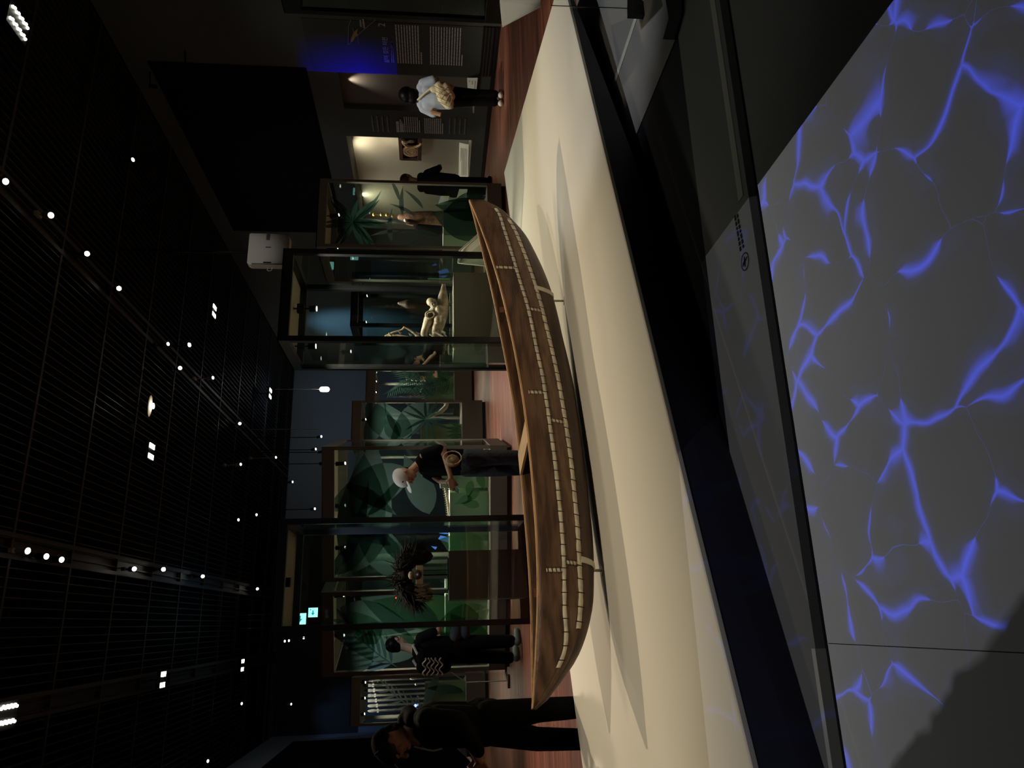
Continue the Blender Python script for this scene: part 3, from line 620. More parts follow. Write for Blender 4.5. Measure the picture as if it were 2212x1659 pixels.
cl = clip(wg2, 2.82, .2, .50)
decal(g2, [leaf2(.0, 2.5, 1.2, .4, -.4, .1), leaf2(.95, 2.5, 1.3, .5, -2.6, .1), leaf2(.1, 1.6, 1.0, .4, .5, .1), leaf2(.9, 1.2, 1.2, .5, 2.2, .2), leaf2(.1, 1.9, .6, .35, .2, .1)], 'leaf_teal', .008, cl)
decal(g2, palm(.55, 1.25, .6, 11, .2, 6.28, .15, .06), 'leaf_dark', .006, cl)
decal(g2, [leaf2(.12+.05*i, .52, .42-.03*i, .07, 2.0-.18*i, .1) for i in range(6)], 'leaf_green', .004, cl)
cl = clip(wg1, 2.95, .25, .55)
decal(g1, frond(.25, 1.0, 1.5, 1.15, 22, .035, .5)+frond(.6, .6, 1.3, 1.9, 20, .035, .45)+frond(.9, 1.5, 1.0, 2.4, 16, .03, .4), 'leaf_dark', .008, cl)
decal(g1, frond(.2, .6, 1.1, .7, 18, .03, .4)+frond(.75, .56, .9, 1.4, 14, .04, .35), 'leaf_green', .005, cl)
# pale green and grey pedestals in the cases
def block(r, name, label, a, b, mt, cat='pedestal', group='pedestals inside the glass cases'):
    a = Vector(a); b = Vector(b); c_ = (a+b)/2; c_.z = a.z; o = empty(name, W_(r, c_), r.rotation_euler.z, label, cat, group)
    h = b-a; boxo('body', (-h.x/2, -h.y/2, 0), (h.x/2, h.y/2, h.z-.012), mt, o, .003); boxo('top', (-h.x/2, -h.y/2, h.z-.011), (h.x/2, h.y/2, h.z), 'card_white' if 'green' in mt else mt, o)
    return o
block(v1, 'pedestal', 'warm grey box pedestal under the carved crocodile', (.06, .30, .05), (.98, .85, .86), 'pedestal_grey')
block(v2, 'pedestal', 'dark olive box pedestal under the feathered headdress', (.28, .25, .05), (.80, .8, .92), 'pedestal_dark')
block(c3, 'pedestal', 'pale green box pedestal under the bark costume', (.42, .35, .28), (.90, .85, .95), 'pale_green')
block(g3, 'pedestal', 'long pale green pedestal under the toothed blade', (.05, .35, .30), (1.15, 1.2, .86), 'pale_green')
block(g3, 'pedestal', 'taller pale green pedestal behind the bag of the white-capped visitor', (1.2, .45, .30), (1.7, 1.2, 1.0), 'pale_green')
block(g4, 'pedestal', 'green pedestal behind the visitor with the backpack', (.08, .4, .30), (1.0, 1.2, .92), 'pale_green')
block(g5, 'pedestal', 'pale green pedestal at far left behind the man in black', (.05, .3, .45), (.72, .9, 1.28), 'pale_green')
block(g2, 'pedestal', 'bright pale green pedestal beside the black shirt', (.05, .3, .5), (.52, .9, 1.38), 'pale_green')
block(g1, 'pedestal', 'pale green pedestal behind the distant palm fronds', (.08, .3, .55), (.88, .9, 1.35), 'pale_green')
block(b1, 'pedestal', 'dark pedestal in the farther black-framed case', (.1, .25, .05), (.95, .8, .8), 'pedestal_dark')
# spot lamps hanging in V1 and V2
def case_spot(r, ix, iy, yl, label, warm=True):
    p = aty(ix, iy, r.location.y+yl); z1 = r.location.z+2.69
    o = empty('case_spotlight', (p.x, p.y, z1), 0, label, 'spotlight', 'small spotlights hanging in the front cases')
    d = p.z-z1
    MB().cyl((0, 0, 0), (0, 0, d+.07), .009, 8).build('stem', 'lamp_black', o)
    MB().box((-.05, -.03, d*.35-.03), (.05, .03, d*.35+.05)).build('driver_box', 'lamp_black', o)
    hd = MB().cyl((0, 0, d+.08), (0, 0, d), .036, 20).build('lamp_head', 'lamp_black', o)
    if warm: MB().cyl((0, 0, d), (0, 0, d-.004), .027, 20).build('lens', 'lens_warm', o)
case_spot(v1, 684, 667, .55, 'small black spotlight hanging in the middle of the crocodile case')
case_spot(v1, 682, 748, .75, 'small black spotlight hanging at the left side of the crocodile case')
case_spot(v2, 622, 1258, .5, 'black box spotlight hanging in the headdress case', False)
spot('exhibit_light', (3.45, 7.75, 2.5), (3.5, 8.1, .95), 16, 55, (1, .9, .7), .6, .03)
spot('exhibit_light', (3.1, 7.8, 2.5), (3.15, 8.1, 1.3), 14, 50, (1, .9, .7), .6, .03)
spot('exhibit_light', (.55, 8.35, 2.55), (.55, 8.65, 1.2), 26, 45, (1, .85, .65), .6, .03)
spot('exhibit_light', (5.85, 10.1, 2.6), (5.85, 10.5, 1.2), 22, 50, (1, .88, .65), .6, .03)
# ------------------------------------------------------------------ exhibits
def rib(g, pts, r): g.chain([(p[0], p[1], p[2], r[i]) for i, p in enumerate(pts)], 12)
# carved crocodile: long snout to the right, tall hooked crest rising at the left
o = empty('carved_crocodile', aty(973, 690, 8.05), 0, 'pale carved wooden crocodile head with ringed eye and tall hooked crest', 'carving')
OL = o.location
def q(ix, iy, y=8.05): return aty(ix, iy, y)-OL
g = MB(); P = [q(958, 622), q(957, 640), q(957, 660), q(953, 680), q(948, 700), q(942, 720), q(938, 733)]
rib(g, P, [.03, .058, .072, .078, .072, .06, .036])
for ix, iy, rr_ in ((948, 668, .05), (945, 690, .045), (941, 708, .04), (955, 690, .05)): g.ball(q(ix, iy, 7.99), rr_)
g.box(q(963, 634, 8.02), q(954, 616, 8.08)); g.build('snout', 'carved_wood', o, remesh=.010)
g = MB(); P = [q(936, 652), q(941, 664), q(932, 678), q(926, 690), q(920, 705), q(915, 722), q(922, 735)]
rib(g, P, [.04, .052, .05, .058, .044, .04, .03]); g.ball(q(930, 652, 8.02), .052); g.ball(q(938, 660, 8.0), .045); g.build('upper_jaw', 'bone', o, remesh=.010)
e_ = MB()
for k in range(16):
    a = k*math.pi/8; a2 = (k+1)*math.pi/8; c_ = q(929, 680, 7.985); e_.cyl(c_+Vector((.045*math.cos(a), 0, .05*math.sin(a))), c_+Vector((.045*math.cos(a2), 0, .05*math.sin(a2))), .012, 8)
e_.build('eye_ring', 'bone', o); g = MB()
for k in range(26): a = k*.5; r__ = .004+.0014*k; b_ = q(934, 656, 7.965); g.ball(b_+Vector((r__*math.cos(a), 0, r__*math.sin(a))), .006, sub=1)
g.build('spiral_carving', 'carved_dark', o); MB().ball(q(929, 680, 7.985), .026, (1, .5, 1.3)).build('eye', 'carved_dark', o)
g = MB(); rib(g, [q(945, 735), q(925, 738), q(900, 733), q(880, 730), q(860, 726), q(840, 728), q(820, 733), q(808, 738)], [.03, .026, .028, .024, .022, .018, .014, .008])
rib(g, [q(905, 728), q(890, 716), q(872, 706), q(868, 712)], [.02, .014, .01, .008]); rib(g, [q(872, 712), q(850, 718), q(832, 726)], [.012, .014, .01])
g.build('crest', 'carved_wood', o, remesh=.009)
for ix, iy in ((905, 722), (888, 724), (866, 720), (846, 724)): MB().cone(q(ix, iy, 8.0), q(ix-6, iy-5, 7.96), .014, .003, 10).build('hook', 'bone', o)
for ix, iy, ix2, iy2 in ((928, 722, 950, 735), (936, 715, 958, 728), (945, 708, 962, 720)): MB().cyl(q(ix, iy, 8.0), q(ix2, iy2, 7.99), .011, 10).build('tooth', 'bone', o)
pd = aty(975, 690, 8.05).z
MB().cyl(q(975, 660), q(957, 660), .005, 8).build('stand_pin', 'lamp_black', o)
def card(name, label, pts, th=(0, .01, 0), mt='card_white', group='exhibit label cards', rows=4):
    c_ = sum((Vector(p) for p in pts), Vector())/len(pts); o = empty(name, c_, 0, label, 'label card', group)
    b = MB().prism([Vector(p)-c_ for p in pts], th).build('board', mt, o)
    u0, u1 = Vector(pts[0])-c_, Vector(pts[1])-c_; l0, l1 = Vector(pts[3])-c_, Vector(pts[2])-c_
    n_ = (u1-u0).cross(l0-u0).normalized()
    if n_.dot(CAM-c_) < 0: n_ = -n_
    off_ = n_*(.003+max(0, Vector(th).dot(n_)))
    g = MB()
    for k in range(rows):
        f = .2+.6*k/max(1, rows-1); a = u0.lerp(l0, f).lerp(u1.lerp(l1, f), .12); b_ = u0.lerp(l0, f).lerp(u1.lerp(l1, f), .12+.7*(1 if k else .45)); w_ = (l0-u0)*(.25/max(rows, 3))
        g.prism([a+off_, b_+off_, b_+w_+off_, a+w_+off_], n_*.0008)
    g.build('print', 'card_print', o)
    return o
card('label_card', 'white slanted label card at the foot of the carved crocodile', [aty(956, 718, 7.75), aty(957, 716, 7.95), aty(984, 748, 7.95), aty(985, 757, 7.75)], (0, 0, .008))
# feathered headdress
hc = aty(905, 1243, 8.65); o = empty('feathered_headdress', hc, 0, 'shaggy dark feather and fur headdress with carved tan centre on a thin stand', 'headdress')
def qh(ix, iy, y=8.65): return aty(ix, iy, y)-hc
g = MB(); rnd = random.Random(3)
for k in range(620):
    t_ = rnd.random(); a = math.pi*(t_*1.25-.125)       # arc over the top
    r0 = .17+rnd.random()*.10; base = Vector((math.cos(a)*r0*1.15, rnd.uniform(-.10, .10), math.sin(a)*r0*.75+.06))
    out_ = Vector((math.cos(a)*.8+rnd.uniform(-.4, .4), rnd.uniform(-.5, .5), math.sin(a)*.5-.45+rnd.uniform(-.4, .4))).normalized()
    L_ = .06+.13*rnd.random(); g.cone(base, base+out_*L_, .008, .001, 4)
g.ball((.21, 0, .02), .12, (.8, .9, 1.5)).ball((-.21, 0, .02), .12, (.8, .9, 1.5)).ball((0, 0, .16), .13, (1.6, .8, .7)).ball((.17, 0, .12), .11).ball((-.17, 0, .12), .11)
g.build('feathers', 'fur', o); g = MB()
for k in range(160):
    x_ = rnd.uniform(-.28, -.10); p_ = Vector((x_, rnd.uniform(-.13, -.06), rnd.uniform(-.1, .05))); g.cone(p_, p_+Vector((rnd.uniform(-.03, .03), -.01, -.08)), .005, .001, 4)
g.build('fur_tuft', 'fur_tan', o)
MB().box((-.10, -.13, -.05), (.10, -.115, .03)).build('brow_board', 'carved_tan', o, bevel=.004)
MB().ball((-.005, -.13, .085), .045, (1.0, .5, .7)).build('shell_disc', 'carved_tan', o)
MB().ball((0, -.12, .02), .06, (1, .6, 1)).ball((0, -.17, .0), .02).build('mask_face', 'carved_dark', o, remesh=.008)
zp_ = .92-hc.z
MB().cyl((0, -.0, zp_), (0, 0, .06), .007, 10).build('stand_rod', 'lamp_black', o); MB().cyl((.05, -.05, zp_), (.05, -.05, 0), .004, 8).build('support_rod', 'lamp_black', o)
MB().box((-.17, -.2, zp_), (.17, .12, zp_+.012)).build('stand_plate', 'lamp_black', o)
# bark costume
hc3 = aty(953, 485, 10.45); o = empty('bark_costume', hc3, 0, 'brown bark cloth costume topped with gold ornaments inside the palm-printed case', 'costume')
def qc(ix, iy, y=10.45): return aty(ix, iy, y)-hc3
g = MB(); rib(g, [qc(950, 478), qc(930, 476), qc(905, 474), qc(885, 472), qc(868, 470)], [.15, .15, .13, .11, .07]); g.build('body', 'bark', o, remesh=.014)
g = MB(); rib(g, [qc(948, 496), qc(925, 492), qc(900, 488)], [.09, .08, .06]); g.build('side_fold', 'black_cloth2', o, remesh=.014)
g = MB(); rib(g, [qc(900, 482, 10.36), qc(885, 479, 10.34), qc(872, 478, 10.34)], [.03, .045, .03]); g.build('face_mask', 'carved_dark', o, remesh=.01)
MB().ball(qc(876, 476, 10.28), .03).build('shell_disc', 'shell_white', o)
for ix, iy in ((862, 468), (848, 466), (836, 464), (824, 463), (808, 463)): MB().ball(qc(ix, iy), .034, (1, .7, .8)).build('gold_ornament', 'gold', o)
MB().cyl(qc(866, 468), qc(806, 463), .006, 8).build('ornament_rod', 'gold', o)
# toothed blade in the wide leaf case
p0, p1 = aty(957, 1022, 10.75), aty(975, 1200, 11.0); o = empty('toothed_blade', p0, 0, 'long blade edged with pale teeth lying along the wide leaf case', 'weapon')
g = MB(); g.chain([(*(p0.lerp(p1, f)-p0+Vector((0, 0, -.03*math.sin(f*3.1)))), .022) for f in [i/8 for i in range(9)]], 8); g.build('blade', 'carved_wood', o)
for k in range(34):
    f = .02+k/36; c_ = p0.lerp(p1, f)-p0+Vector((0, -.02, -.03*math.sin(f*3.1)))
    MB().cone(c_+Vector((0, 0, .01)), c_+Vector((.012, -.012, .052)), .009, .002, 6).build('tooth', 'tusk_white', o)
for k in range(4): c_ = p0.lerp(p1, .6+.1*k)-p0; MB().box(c_+Vector((-.02, -.03, -.05)), c_+Vector((.02, .03, -.02))).build('wrap', 'rope', o)
for f in (.2, .5, .8):
    c_ = p0.lerp(p1, f)-p0; MB().cyl(c_, (c_.x, c_.y, .86-p0.z), .005, 8).build('stand_rod', 'lamp_black', o)
# paddles in the far left case
for k in range(7):
    iy = 1470+k*11; ix0 = 784+k*2; a = aty(ix0, iy, 16.75); b_ = aty(905, iy, 16.75)
    o = empty('tall_paddle', (a.x, a.y, .45), 0, 'long grey-brown paddle, number %s from the right in the far left case' % ['one', 'two', 'three', 'four', 'five', 'six', 'seven'][k], 'paddle', 'paddles in the far left case')
    MB().cyl((0, 0, 0), (0, 0, a.z-.45-.1), .022, 10).build('shaft', 'paddle_wood', o); MB().ball((0, 0, a.z-.55), .04, (.8, .3, 3)).build('blade', 'paddle_wood', o)
    MB().box((-.035, -.02, a.z-.66), (.035, .02, a.z-.62)).build('collar', 'paddle_collar', o)
for ix, iy, nm, lb in ((893, 1466, 'shell_ornament', 'white shell ornament beside the paddles, upper of two'), (899, 1478, 'shell_ornament', 'small white ring ornament just left of the shell ornament')):
    p = aty(ix, iy, 16.4); o = tag(MB().ball((0, 0, 0), .05, (.5, .4, 1.5 if iy == 1466 else .6)).build(nm, 'shell_white', smooth=True), lb, 'ornament', 'shell ornaments at far left'); o.location = p
p = aty(900, 1532, 16.5); o = empty('beaded_headpiece', p, 0, 'white and blue beaded headpiece above the green pedestal, at far left', 'headpiece')
for k in range(9): MB().ball((rnd.uniform(-.09, .09), rnd.uniform(-.03, .03), rnd.uniform(-.06, .06)), .028).build('bead', 'shell_white' if k % 3 else 'blue_glow', o, smooth=True)  # every third bead glows blue, though none is a lamp
MB().cyl((0, 0, -.12), (0, 0, 0), .02).build('neck', 'carved_dark', o); MB().box((-.05, -.05, -.16), (.05, .05, -.12)).build('stand_block', 'lamp_black', o)
# carved discs and ring in the palm frond case
for k, (ix, nm) in enumerate(((881, 'topmost'), (892, 'second'), (901, 'third'), (911, 'fourth'), (922, 'lowest'))):
    p = aty(ix, 818, 19.9); o = tag(MB().cyl((0, -.02, 0), (0, .02, 0), .05+.01*k, 16).build('carved_disc', 'carved_tan', bevel=.006), '%s of the tan carved discs strung in the distant palm case' % nm, 'carving', 'carved discs in the distant case'); o.location = p
p = aty(912, 844, 19.9); g = MB()
for k in range(14): a = math.pi*k/13; a2 = math.pi*(k+1)/13; g.cyl((.055*math.cos(a), 0, .055*math.sin(a)), (.055*math.cos(a2), 0, .055*math.sin(a2)), .015, 8)
o = tag(g.build('shell_ring', 'tusk_white'), 'pale half ring ornament left of the carved discs, distant palm case', 'ornament'); o.location = p
# curved tusk in G2
p0 = aty(968, 868, 15.6); o = empty('curved_tusk', p0, 0, 'pale yellow curved tusk glowing in the brown-framed case', 'tusk')
g = MB(); rib(g, [aty(968, 868, 15.6)-p0, aty(962, 880, 15.6)-p0, aty(952, 889, 15.6)-p0, aty(938, 896, 15.6)-p0, aty(926, 900, 15.6)-p0], [.035, .05, .05, .035, .015]); g.build('tusk', 'tusk_white', o, remesh=.012)
MB().cyl(aty(968, 868, 15.6)-p0, Vector((0, 0, .5-p0.z)), .008, 8).build('stand_rod', 'lamp_black', o)
# small mask in the farther black-framed case
p = aty(905, 655, 12.65); o = empty('dark_bird_carving', p, 0, 'dark long-necked bird carving in the farther black-framed case', 'carving')
g = MB(); rib(g, [aty(862, 655, 12.65)-p, aty(880, 657, 12.65)-p, aty(900, 660, 12.65)-p, aty(922, 658, 12.65)-p, aty(945, 659, 12.65)-p], [.03, .085, .06, .03, .025]); g.build('body', 'carved_dark', o, remesh=.014)
MB().cyl(aty(945, 659, 12.65)-p, Vector((0, 0, .8-p.z)), .012, 8).build('stand_rod', 'lamp_black', o)
#@@WALL
# ------------------------------------------------------------------ introduction wall: writing and graphics
XW = XR-.016
def wp(ix, iy, x=XW): return atx(ix, iy, x)
def wbar(g, a, b, dz, gaps, rnd_):
    n_ = (b-a).length; pos = 0.
    while pos < n_:
        L_ = min(rnd_.uniform(.04, .14), n_-pos); u_ = (b-a)/n_; c0 = a+u_*pos; c1 = a+u_*(pos+L_)
        g.prism([c0, c1, c1+Vector((0, 0, -dz)), c0+Vector((0, 0, -dz))], (-.002, 0, 0)); pos += L_+gaps
def rows(parent, x0, x1, n, iya, iyb, last, mt='print_white', fill=.5, nm='text_block', seed=1, gaps=.009, vary=0):
    g = MB(); r_ = random.Random(seed); a0 = wp(x0, iyb); a1 = wp(x1, iyb); z0, z1 = (wp(x0, iya).z+a0.z)/2, (wp(x1, iya).z+a1.z)/2
    yb, ya = a0.y, wp(x0, iya).y
    for k in range(n):
        z = z0+(z1-z0)*k/max(1, n-1); f = last if k == n-1 else 1-vary*r_.random()
        wbar(g, Vector((XW, yb, z)), Vector((XW, yb+(ya-yb)*f, z)), abs(z1-z0)/max(1, n-1)*fill, gaps, r_)
    o = g.build(nm, mt, parent); o.location = -parent.location; return o
ip = empty('introduction_panel', wp(900, 105), 0, 'dark grey introduction panel numbered 2 with two columns of small white writing', 'text panel')
g = boxo('board', (XR-.012, 9.72, .12), (XR-.002, 10.9, 3.2), 'panel_grey', ip); g.location = -ip.location
TR = Matrix(((0, 0, -1, 0), (-1, 0, 0, 0), (0, 1, 0, 0), (0, 0, 0, 1)))      # text runs along -y on the wall, faces -x
def wtext(body, ix, iy, size, mt, nm, parent):
    p = wp(ix, iy); o = textmesh(nm, body, size, mt, Matrix.Translation(p-parent.location) @ TR, parent); return o
wtext('2', 832, 58, .16, 'print_white', 'number', ip)
wtext('삶이 깃든 터전', 840, 136, .098, 'print_white', 'heading', ip)
rows(ip, 846, 850, 1, 90, 135, 1, nm='subtitle', fill=1, seed=3)
g = MB(); wbar(g, wp(846, 135), wp(845, 91), .03, .01, random.Random(2)); o = g.build('subtitle', 'print_white', ip); o.location = -ip.location
rows(ip, 856, 908, 10, 53, 136, .32, seed=4); rows(ip, 929, 998, 13, 57, 139, .3, seed=5, fill=.42)
for nm, pts, mt in (('map_route', [(752, 96, 753, 58), (753, 58, 758, 42), (775, 93, 772, 76), (773, 76, 812, 42), (752, 96, 758, 94)], 'print_dim'), ('map_island', [(762, 60, 766, 78)], 'print_dim')):
    g = MB()
    for a, b, c_, d in pts: g.cyl(wp(a, b), wp(c_, d), .006, 6)
    o = g.build(nm, mt, ip); o.location = -ip.location
isl = [(757, 92), (759, 82), (764, 70), (768, 66), (773, 62), (771, 70), (773, 77), (768, 79), (763, 88)]
o = MB().prism([wp(a, b) for a, b in isl], (-.002, 0, 0)).build('map_island', 'print_yellow', ip); o.location = -ip.location
g = MB()
for a, b, c_, d in ((776, 43, 778, 58), (782, 41, 785, 61)): g.prism([wp(a, b), wp(a+4, b), wp(c_+4, d), wp(c_, d)], (-.002, 0, 0))
o = g.build('map_bars', 'print_cream', ip); o.location = -ip.location
g = MB(); z_ = .03
for k in range(5): g.box((XR-.03, 9.7, .04+k*.055), (XR-.006, 10.85, .065+k*.055))
tag(g.build('wall_vent', 'frame_black'), 'black slatted floor-level vent in the introduction wall', 'vent')
op = empty('wall_text_panel', wp(930, 270), 0, 'narrow wall text between the two niches, rows of small white writing', 'text panel')
rows(op, 856, 866, 2, 262, 285, .8, seed=7, fill=.6, nm='heading'); rows(op, 868, 871, 1, 262, 285, 1, seed=8, nm='subtitle')
g = MB(); wbar(g, wp(864, 285), wp(863, 258), .026, .01, random.Random(4)); o = g.build('subtitle', 'print_white', op); o.location = -op.location
rows(op, 873, 905, 8, 252, 285, .8, seed=9); rows(op, 917, 955, 10, 255, 288, .7, seed=10)
rows(op, 803, 836, 4, 250, 284, 1, mt='print_dim', seed=11, fill=.3, nm='faint_text'); rows(op, 970, 1003, 4, 255, 289, 1, mt='print_dim', seed=12, fill=.25, nm='faint_text')
# framed carving in the second niche
XN = XR+.42; p0 = atx(885, 323, XN); o = empty('framed_carving', p0, 0, 'dark wooden frame holding a spiral shell disc and arched carving, in the lit niche', 'carving')
def qn(ix, iy, dx=0): return atx(ix, iy, XN+dx)-p0
def slab(nm, pts, mt, t_=.05, dx=0): return MB().prism([qn(a, b, dx) for a, b in pts], (t_, 0, 0)).build(nm, mt, o, bevel=.006)
slab('frame_board', [(860, 299), (863, 346), (871, 346), (868, 298)], 'carved_dark', .1, -.05); slab('frame_board', [(903, 299), (902, 346), (910, 348), (912, 299)], 'carved_dark', .1, -.05)
slab('frame_board', [(866, 342), (866, 347), (904, 348), (904, 342)], 'carved_dark', .08, -.02); slab('back_board', [(866, 299), (866, 344), (906, 345), (906, 299)], 'carved_dark', .03, .05)
c_ = (qn(888, 328, -.04)); o2 = MB().cyl(c_, c_+Vector((.04, 0, 0)), .19, 40).build('shell_disc', 'carved_tan', o, bevel=.01)
g = MB(); last = None
for k in range(46):
    a = k*.42; r_ = .012+.0036*k; pt = c_+Vector((-.003, r_*math.cos(a), r_*math.sin(a)))
    if last: g.cyl(last, pt, .0045, 6)
    last = pt
g.build('spiral_groove', 'bark', o)
g = MB(); c2 = qn(890, 307, -.04)
for k in range(10): a = -math.pi*.5+math.pi*k/9; a2 = -math.pi*.5+math.pi*(k+1)/9; g.cyl(c2+Vector((0, .17*math.cos(a), .19*math.sin(a))), c2+Vector((0, .17*math.cos(a2), .19*math.sin(a2))), .03, 10)
g.build('arch', 'carved_tan', o); MB().ball(qn(875, 308, -.04), .06, (.6, .8, 1.2)).ball(qn(888, 306, -.03), .05, (.6, .8, 1.6)).build('figure', 'bone', o, remesh=.012)
card('label_card', 'large white slanted label card at the bottom of the second niche', [atx(992, 308, XR+.35), atx(990, 392, XR+.35), atx(1010, 392, XR+.08), atx(1012, 312, XR+.08)], (0, 0, -.01), 'card_white', rows=5)
card('label_card', 'white slanted label card at the bottom of the first niche, beside the woman', [atx(1009, 168, XR-.02), atx(1011, 214, XR-.02), atx(1026, 216, XR-.12), atx(1031, 168, XR-.12)], (0, 0, -.01), 'card_white', rows=3)
# ------------------------------------------------------------------ wall projector on its pole
pp = aty(582, 543, 11.65); o = empty('projector', pp, 0, 'white projector hanging from a thin black ceiling pole above the crocodile case', 'projector')
a = aty(541, 508, 11.65)-pp; b_ = aty(624, 577, 11.65)-pp
x0, x1, z0, z1 = min(a.x, b_.x), max(a.x, b_.x), min(a.z, b_.z), max(a.z, b_.z)
sh = MB().prism([(x0+.03, -.08, z1), (x0, -.08, z1-.05), (x0+.0, -.08, z0), (x1-.05, -.08, z0), (x1-.01, -.08, z0+.12), (x1, -.08, z0+.35), (x1, -.08, z1-.02), (x1-.02, -.08, z1)], (0, .17, 0)).build('housing', 'plastic_white', o, bevel=.03)
MB().box((x1-.13, -.084, (z0+z1)/2-.01), (x1+.004, -.078, (z0+z1)/2+.05)).build('front_stripe', 'plastic_grey', o)
MB().box((x0+.03, -.086, (z0+z1)/2-.06), (x0+.05, -.079, (z0+z1)/2+.07)).build('vent_slot', 'lamp_black', o)
MB().box((x0+.002, -.084, z0+.05), (x0+.022, -.078, z1-.08)).build('seam', 'plastic_grey', o)
MB().box(((x0+x1)/2+.02, -.084, (z0+z1)/2-.04), ((x0+x1)/2+.04, -.079, (z0+z1)/2+.05)).build('maker_mark', 'plastic_grey', o)
for dz in (.03, -.21): MB().ball((x1+.005, -.03, z1-.06+dz-.03 if dz > 0 else z1-.33), .012).build('indicator_light', 'blue_glow', o)
MB().tube([(x0+.02, .02, 0), (x0-.05, .02, .02), (x0-.07, .02, 0), (x0-.06, .02, -.05), (x0, .02, -.06)], .006).build('cable', 'plastic_white', o)
MB().cyl((0, .05, z1-.02), (0, .05, ZC-pp.z), .022, 12).build('ceiling_pole', 'lamp_black', o)
# pendant lamp with wire
p = aty(701, 841, 24.); o = empty('pendant_lamp', p, 0, 'glowing capsule pendant lamp hanging on a thin wire before the blue wall', 'pendant lamp')
MB().ball((0, 0, .08), .085).cyl((0, 0, -.08), (0, 0, .08), .085, 20).ball((0, 0, -.08), .085).build('shade', 'lens_bright', o, smooth=True)
MB().cyl((0, 0, .16), (0, 0, ZC-p.z), .008, 6).build('wire', 'lamp_grey', o)
pt_ = bpy.data.lights.new('pendant_light', 'POINT'); pt_.energy = 8; pt_.color = (.75, .9, 1); pt_.shadow_soft_size = .1; q_ = bpy.data.objects.new('pendant_light', pt_); COL.objects.link(q_); q_.location = p+Vector((0, -.3, 0))
p = aty(690, 927, 21.); o = tag(MB().cyl((0, 0, 0), (0, 0, ZC-p.z), .012, 8).build('hanging_rod', 'lamp_grey'), 'thin dark rod hanging from the ceiling left of the pendant lamp', 'rod'); o.location = p
# exit signs
for ix, iy, hh, lb in ((648, 1336, .30, 'larger lit green and white exit sign, nearest the ceiling'), (676, 1323, .23, 'smaller lit exit sign right of the larger one'), (736, 1350, .23, 'lit exit sign low beside the right edge of the backpack visitor')):
    p = aty(ix, iy, 20.8 if hh > .25 else 20.2); o = empty('exit_sign', p, 0, lb, 'exit sign', 'lit exit signs'); h_ = hh/2
    MB().box((-h_, 0, -h_), (h_, .04, h_)).build('housing', 'sign_white', o)
    MB().prism([(-h_*.62, -.003, 0), (-.0, -.003, h_*.45), (-h_*.12, -.003, h_*.13), (h_*.45, -.003, h_*.13), (h_*.45, -.003, -h_*.13), (-h_*.12, -.003, -h_*.13), (0, -.003, -h_*.45)], (0, .003, 0)).build('arrow', 'sign_green', o)
    MB().cyl((h_*.6, -.003, h_*.55), (h_*.6, 0, h_*.55), h_*.14).build('running_figure', 'sign_green', o)
    MB().cyl((0, .02, h_), (0, .02, ZC-p.z), .01, 8).build('hanger', 'lamp_black', o)
# blue video screen far behind the headdress case
p = aty(950, 1168, 17.5); o = empty('video_screen', p, 0, 'blue-lit slanted video screen seen past the headdress', 'screen')
MB().box((-.33, 0, -.3), (.33, .05, .55)).build('frame', 'frame_navy', o)
MB().prism([(-.05, -.004, -.2), (.06, -.004, -.26), (.12, -.004, -.02), (.04, -.004, .04)], (0, .003, 0)).prism([(.14, -.004, -.22), (.22, -.004, -.12), (.17, -.004, .02)], (0, .003, 0)).prism([(-.2, -.004, .1), (-.14, -.004, .06), (-.12, -.004, .2)], (0, .003, 0)).build('picture', 'screen', o)
MB().box((.235, -.005, -.28), (.265, 0, .3)).build('light_strip', 'screen_green', o)
MB().cyl((0, .03, -p.z), (0, .03, -.3), .03).build('stand', 'frame_navy', o)
MB().ball((1.12, -.004, 1.62), .012).build('red_indicator', 'red_led', g4)
# ------------------------------------------------------------------ ceiling lamps
def head(o, d, r=.05, L=.16, lens='lens_warm', body='lamp_grey', lit=True):
    d = Vector(d).normalized()
    h_ = MB().cyl((0, 0, 0), d*L, r, 16).build('lamp_head', body, o)
    if lit: MB().cyl(d*L, d*(L+.004), r*.82, 16).build('lens', lens, o)
def ceiling_spot(ix, iy, z, tgt, label, lens='lens_warm', body='lamp_black', r=.045, L=.15):
    p = atz(ix, iy, z); d = (Vector(tgt)-p).normalized(); b = p-d*L
    o = empty('ceiling_spotlight', b, 0, label, 'spotlight', 'small ceiling spotlights')
    MB().cyl((0, 0, 0), (0, 0, ZC-b.z), .012, 8).box((-.03, -.06, ZC-b.z-.05), (.03, .06, ZC-b.z)).build('stem', body, o)
    head(o, d, r, L, lens, body)
ord_ = ['first', 'second', 'third', 'fourth', 'fifth', 'sixth', 'seventh', 'eighth', 'ninth', 'tenth', 'eleventh']
for k, (ix, iy) in enumerate(((12, 392), (110, 465), (188, 548), (257, 623), (389, 795), (518, 915))):
    ceiling_spot(ix, iy, 6.1, (3+k*.2, 6, 1), 'small lit spotlight on the right ceiling track, %s counted from the camera end' % ord_[k], body='lamp_grey' if k == 1 else 'lamp_black')
for k, (ix, iy) in enumerate(((60, 1190), (100, 1202), (133, 1209), (290, 1229), (353, 1230), (438, 1245), (556, 1272))):
    ceiling_spot(ix, iy, 6.1, (.6, 8 if k < 4 else 6, 1), 'small lit spotlight on the middle ceiling track, %s counted from the camera end' % ord_[k], lens='lens_bright' if k in (0, 4) else 'lens_warm', body='lamp_grey' if k == 0 else 'lamp_black')
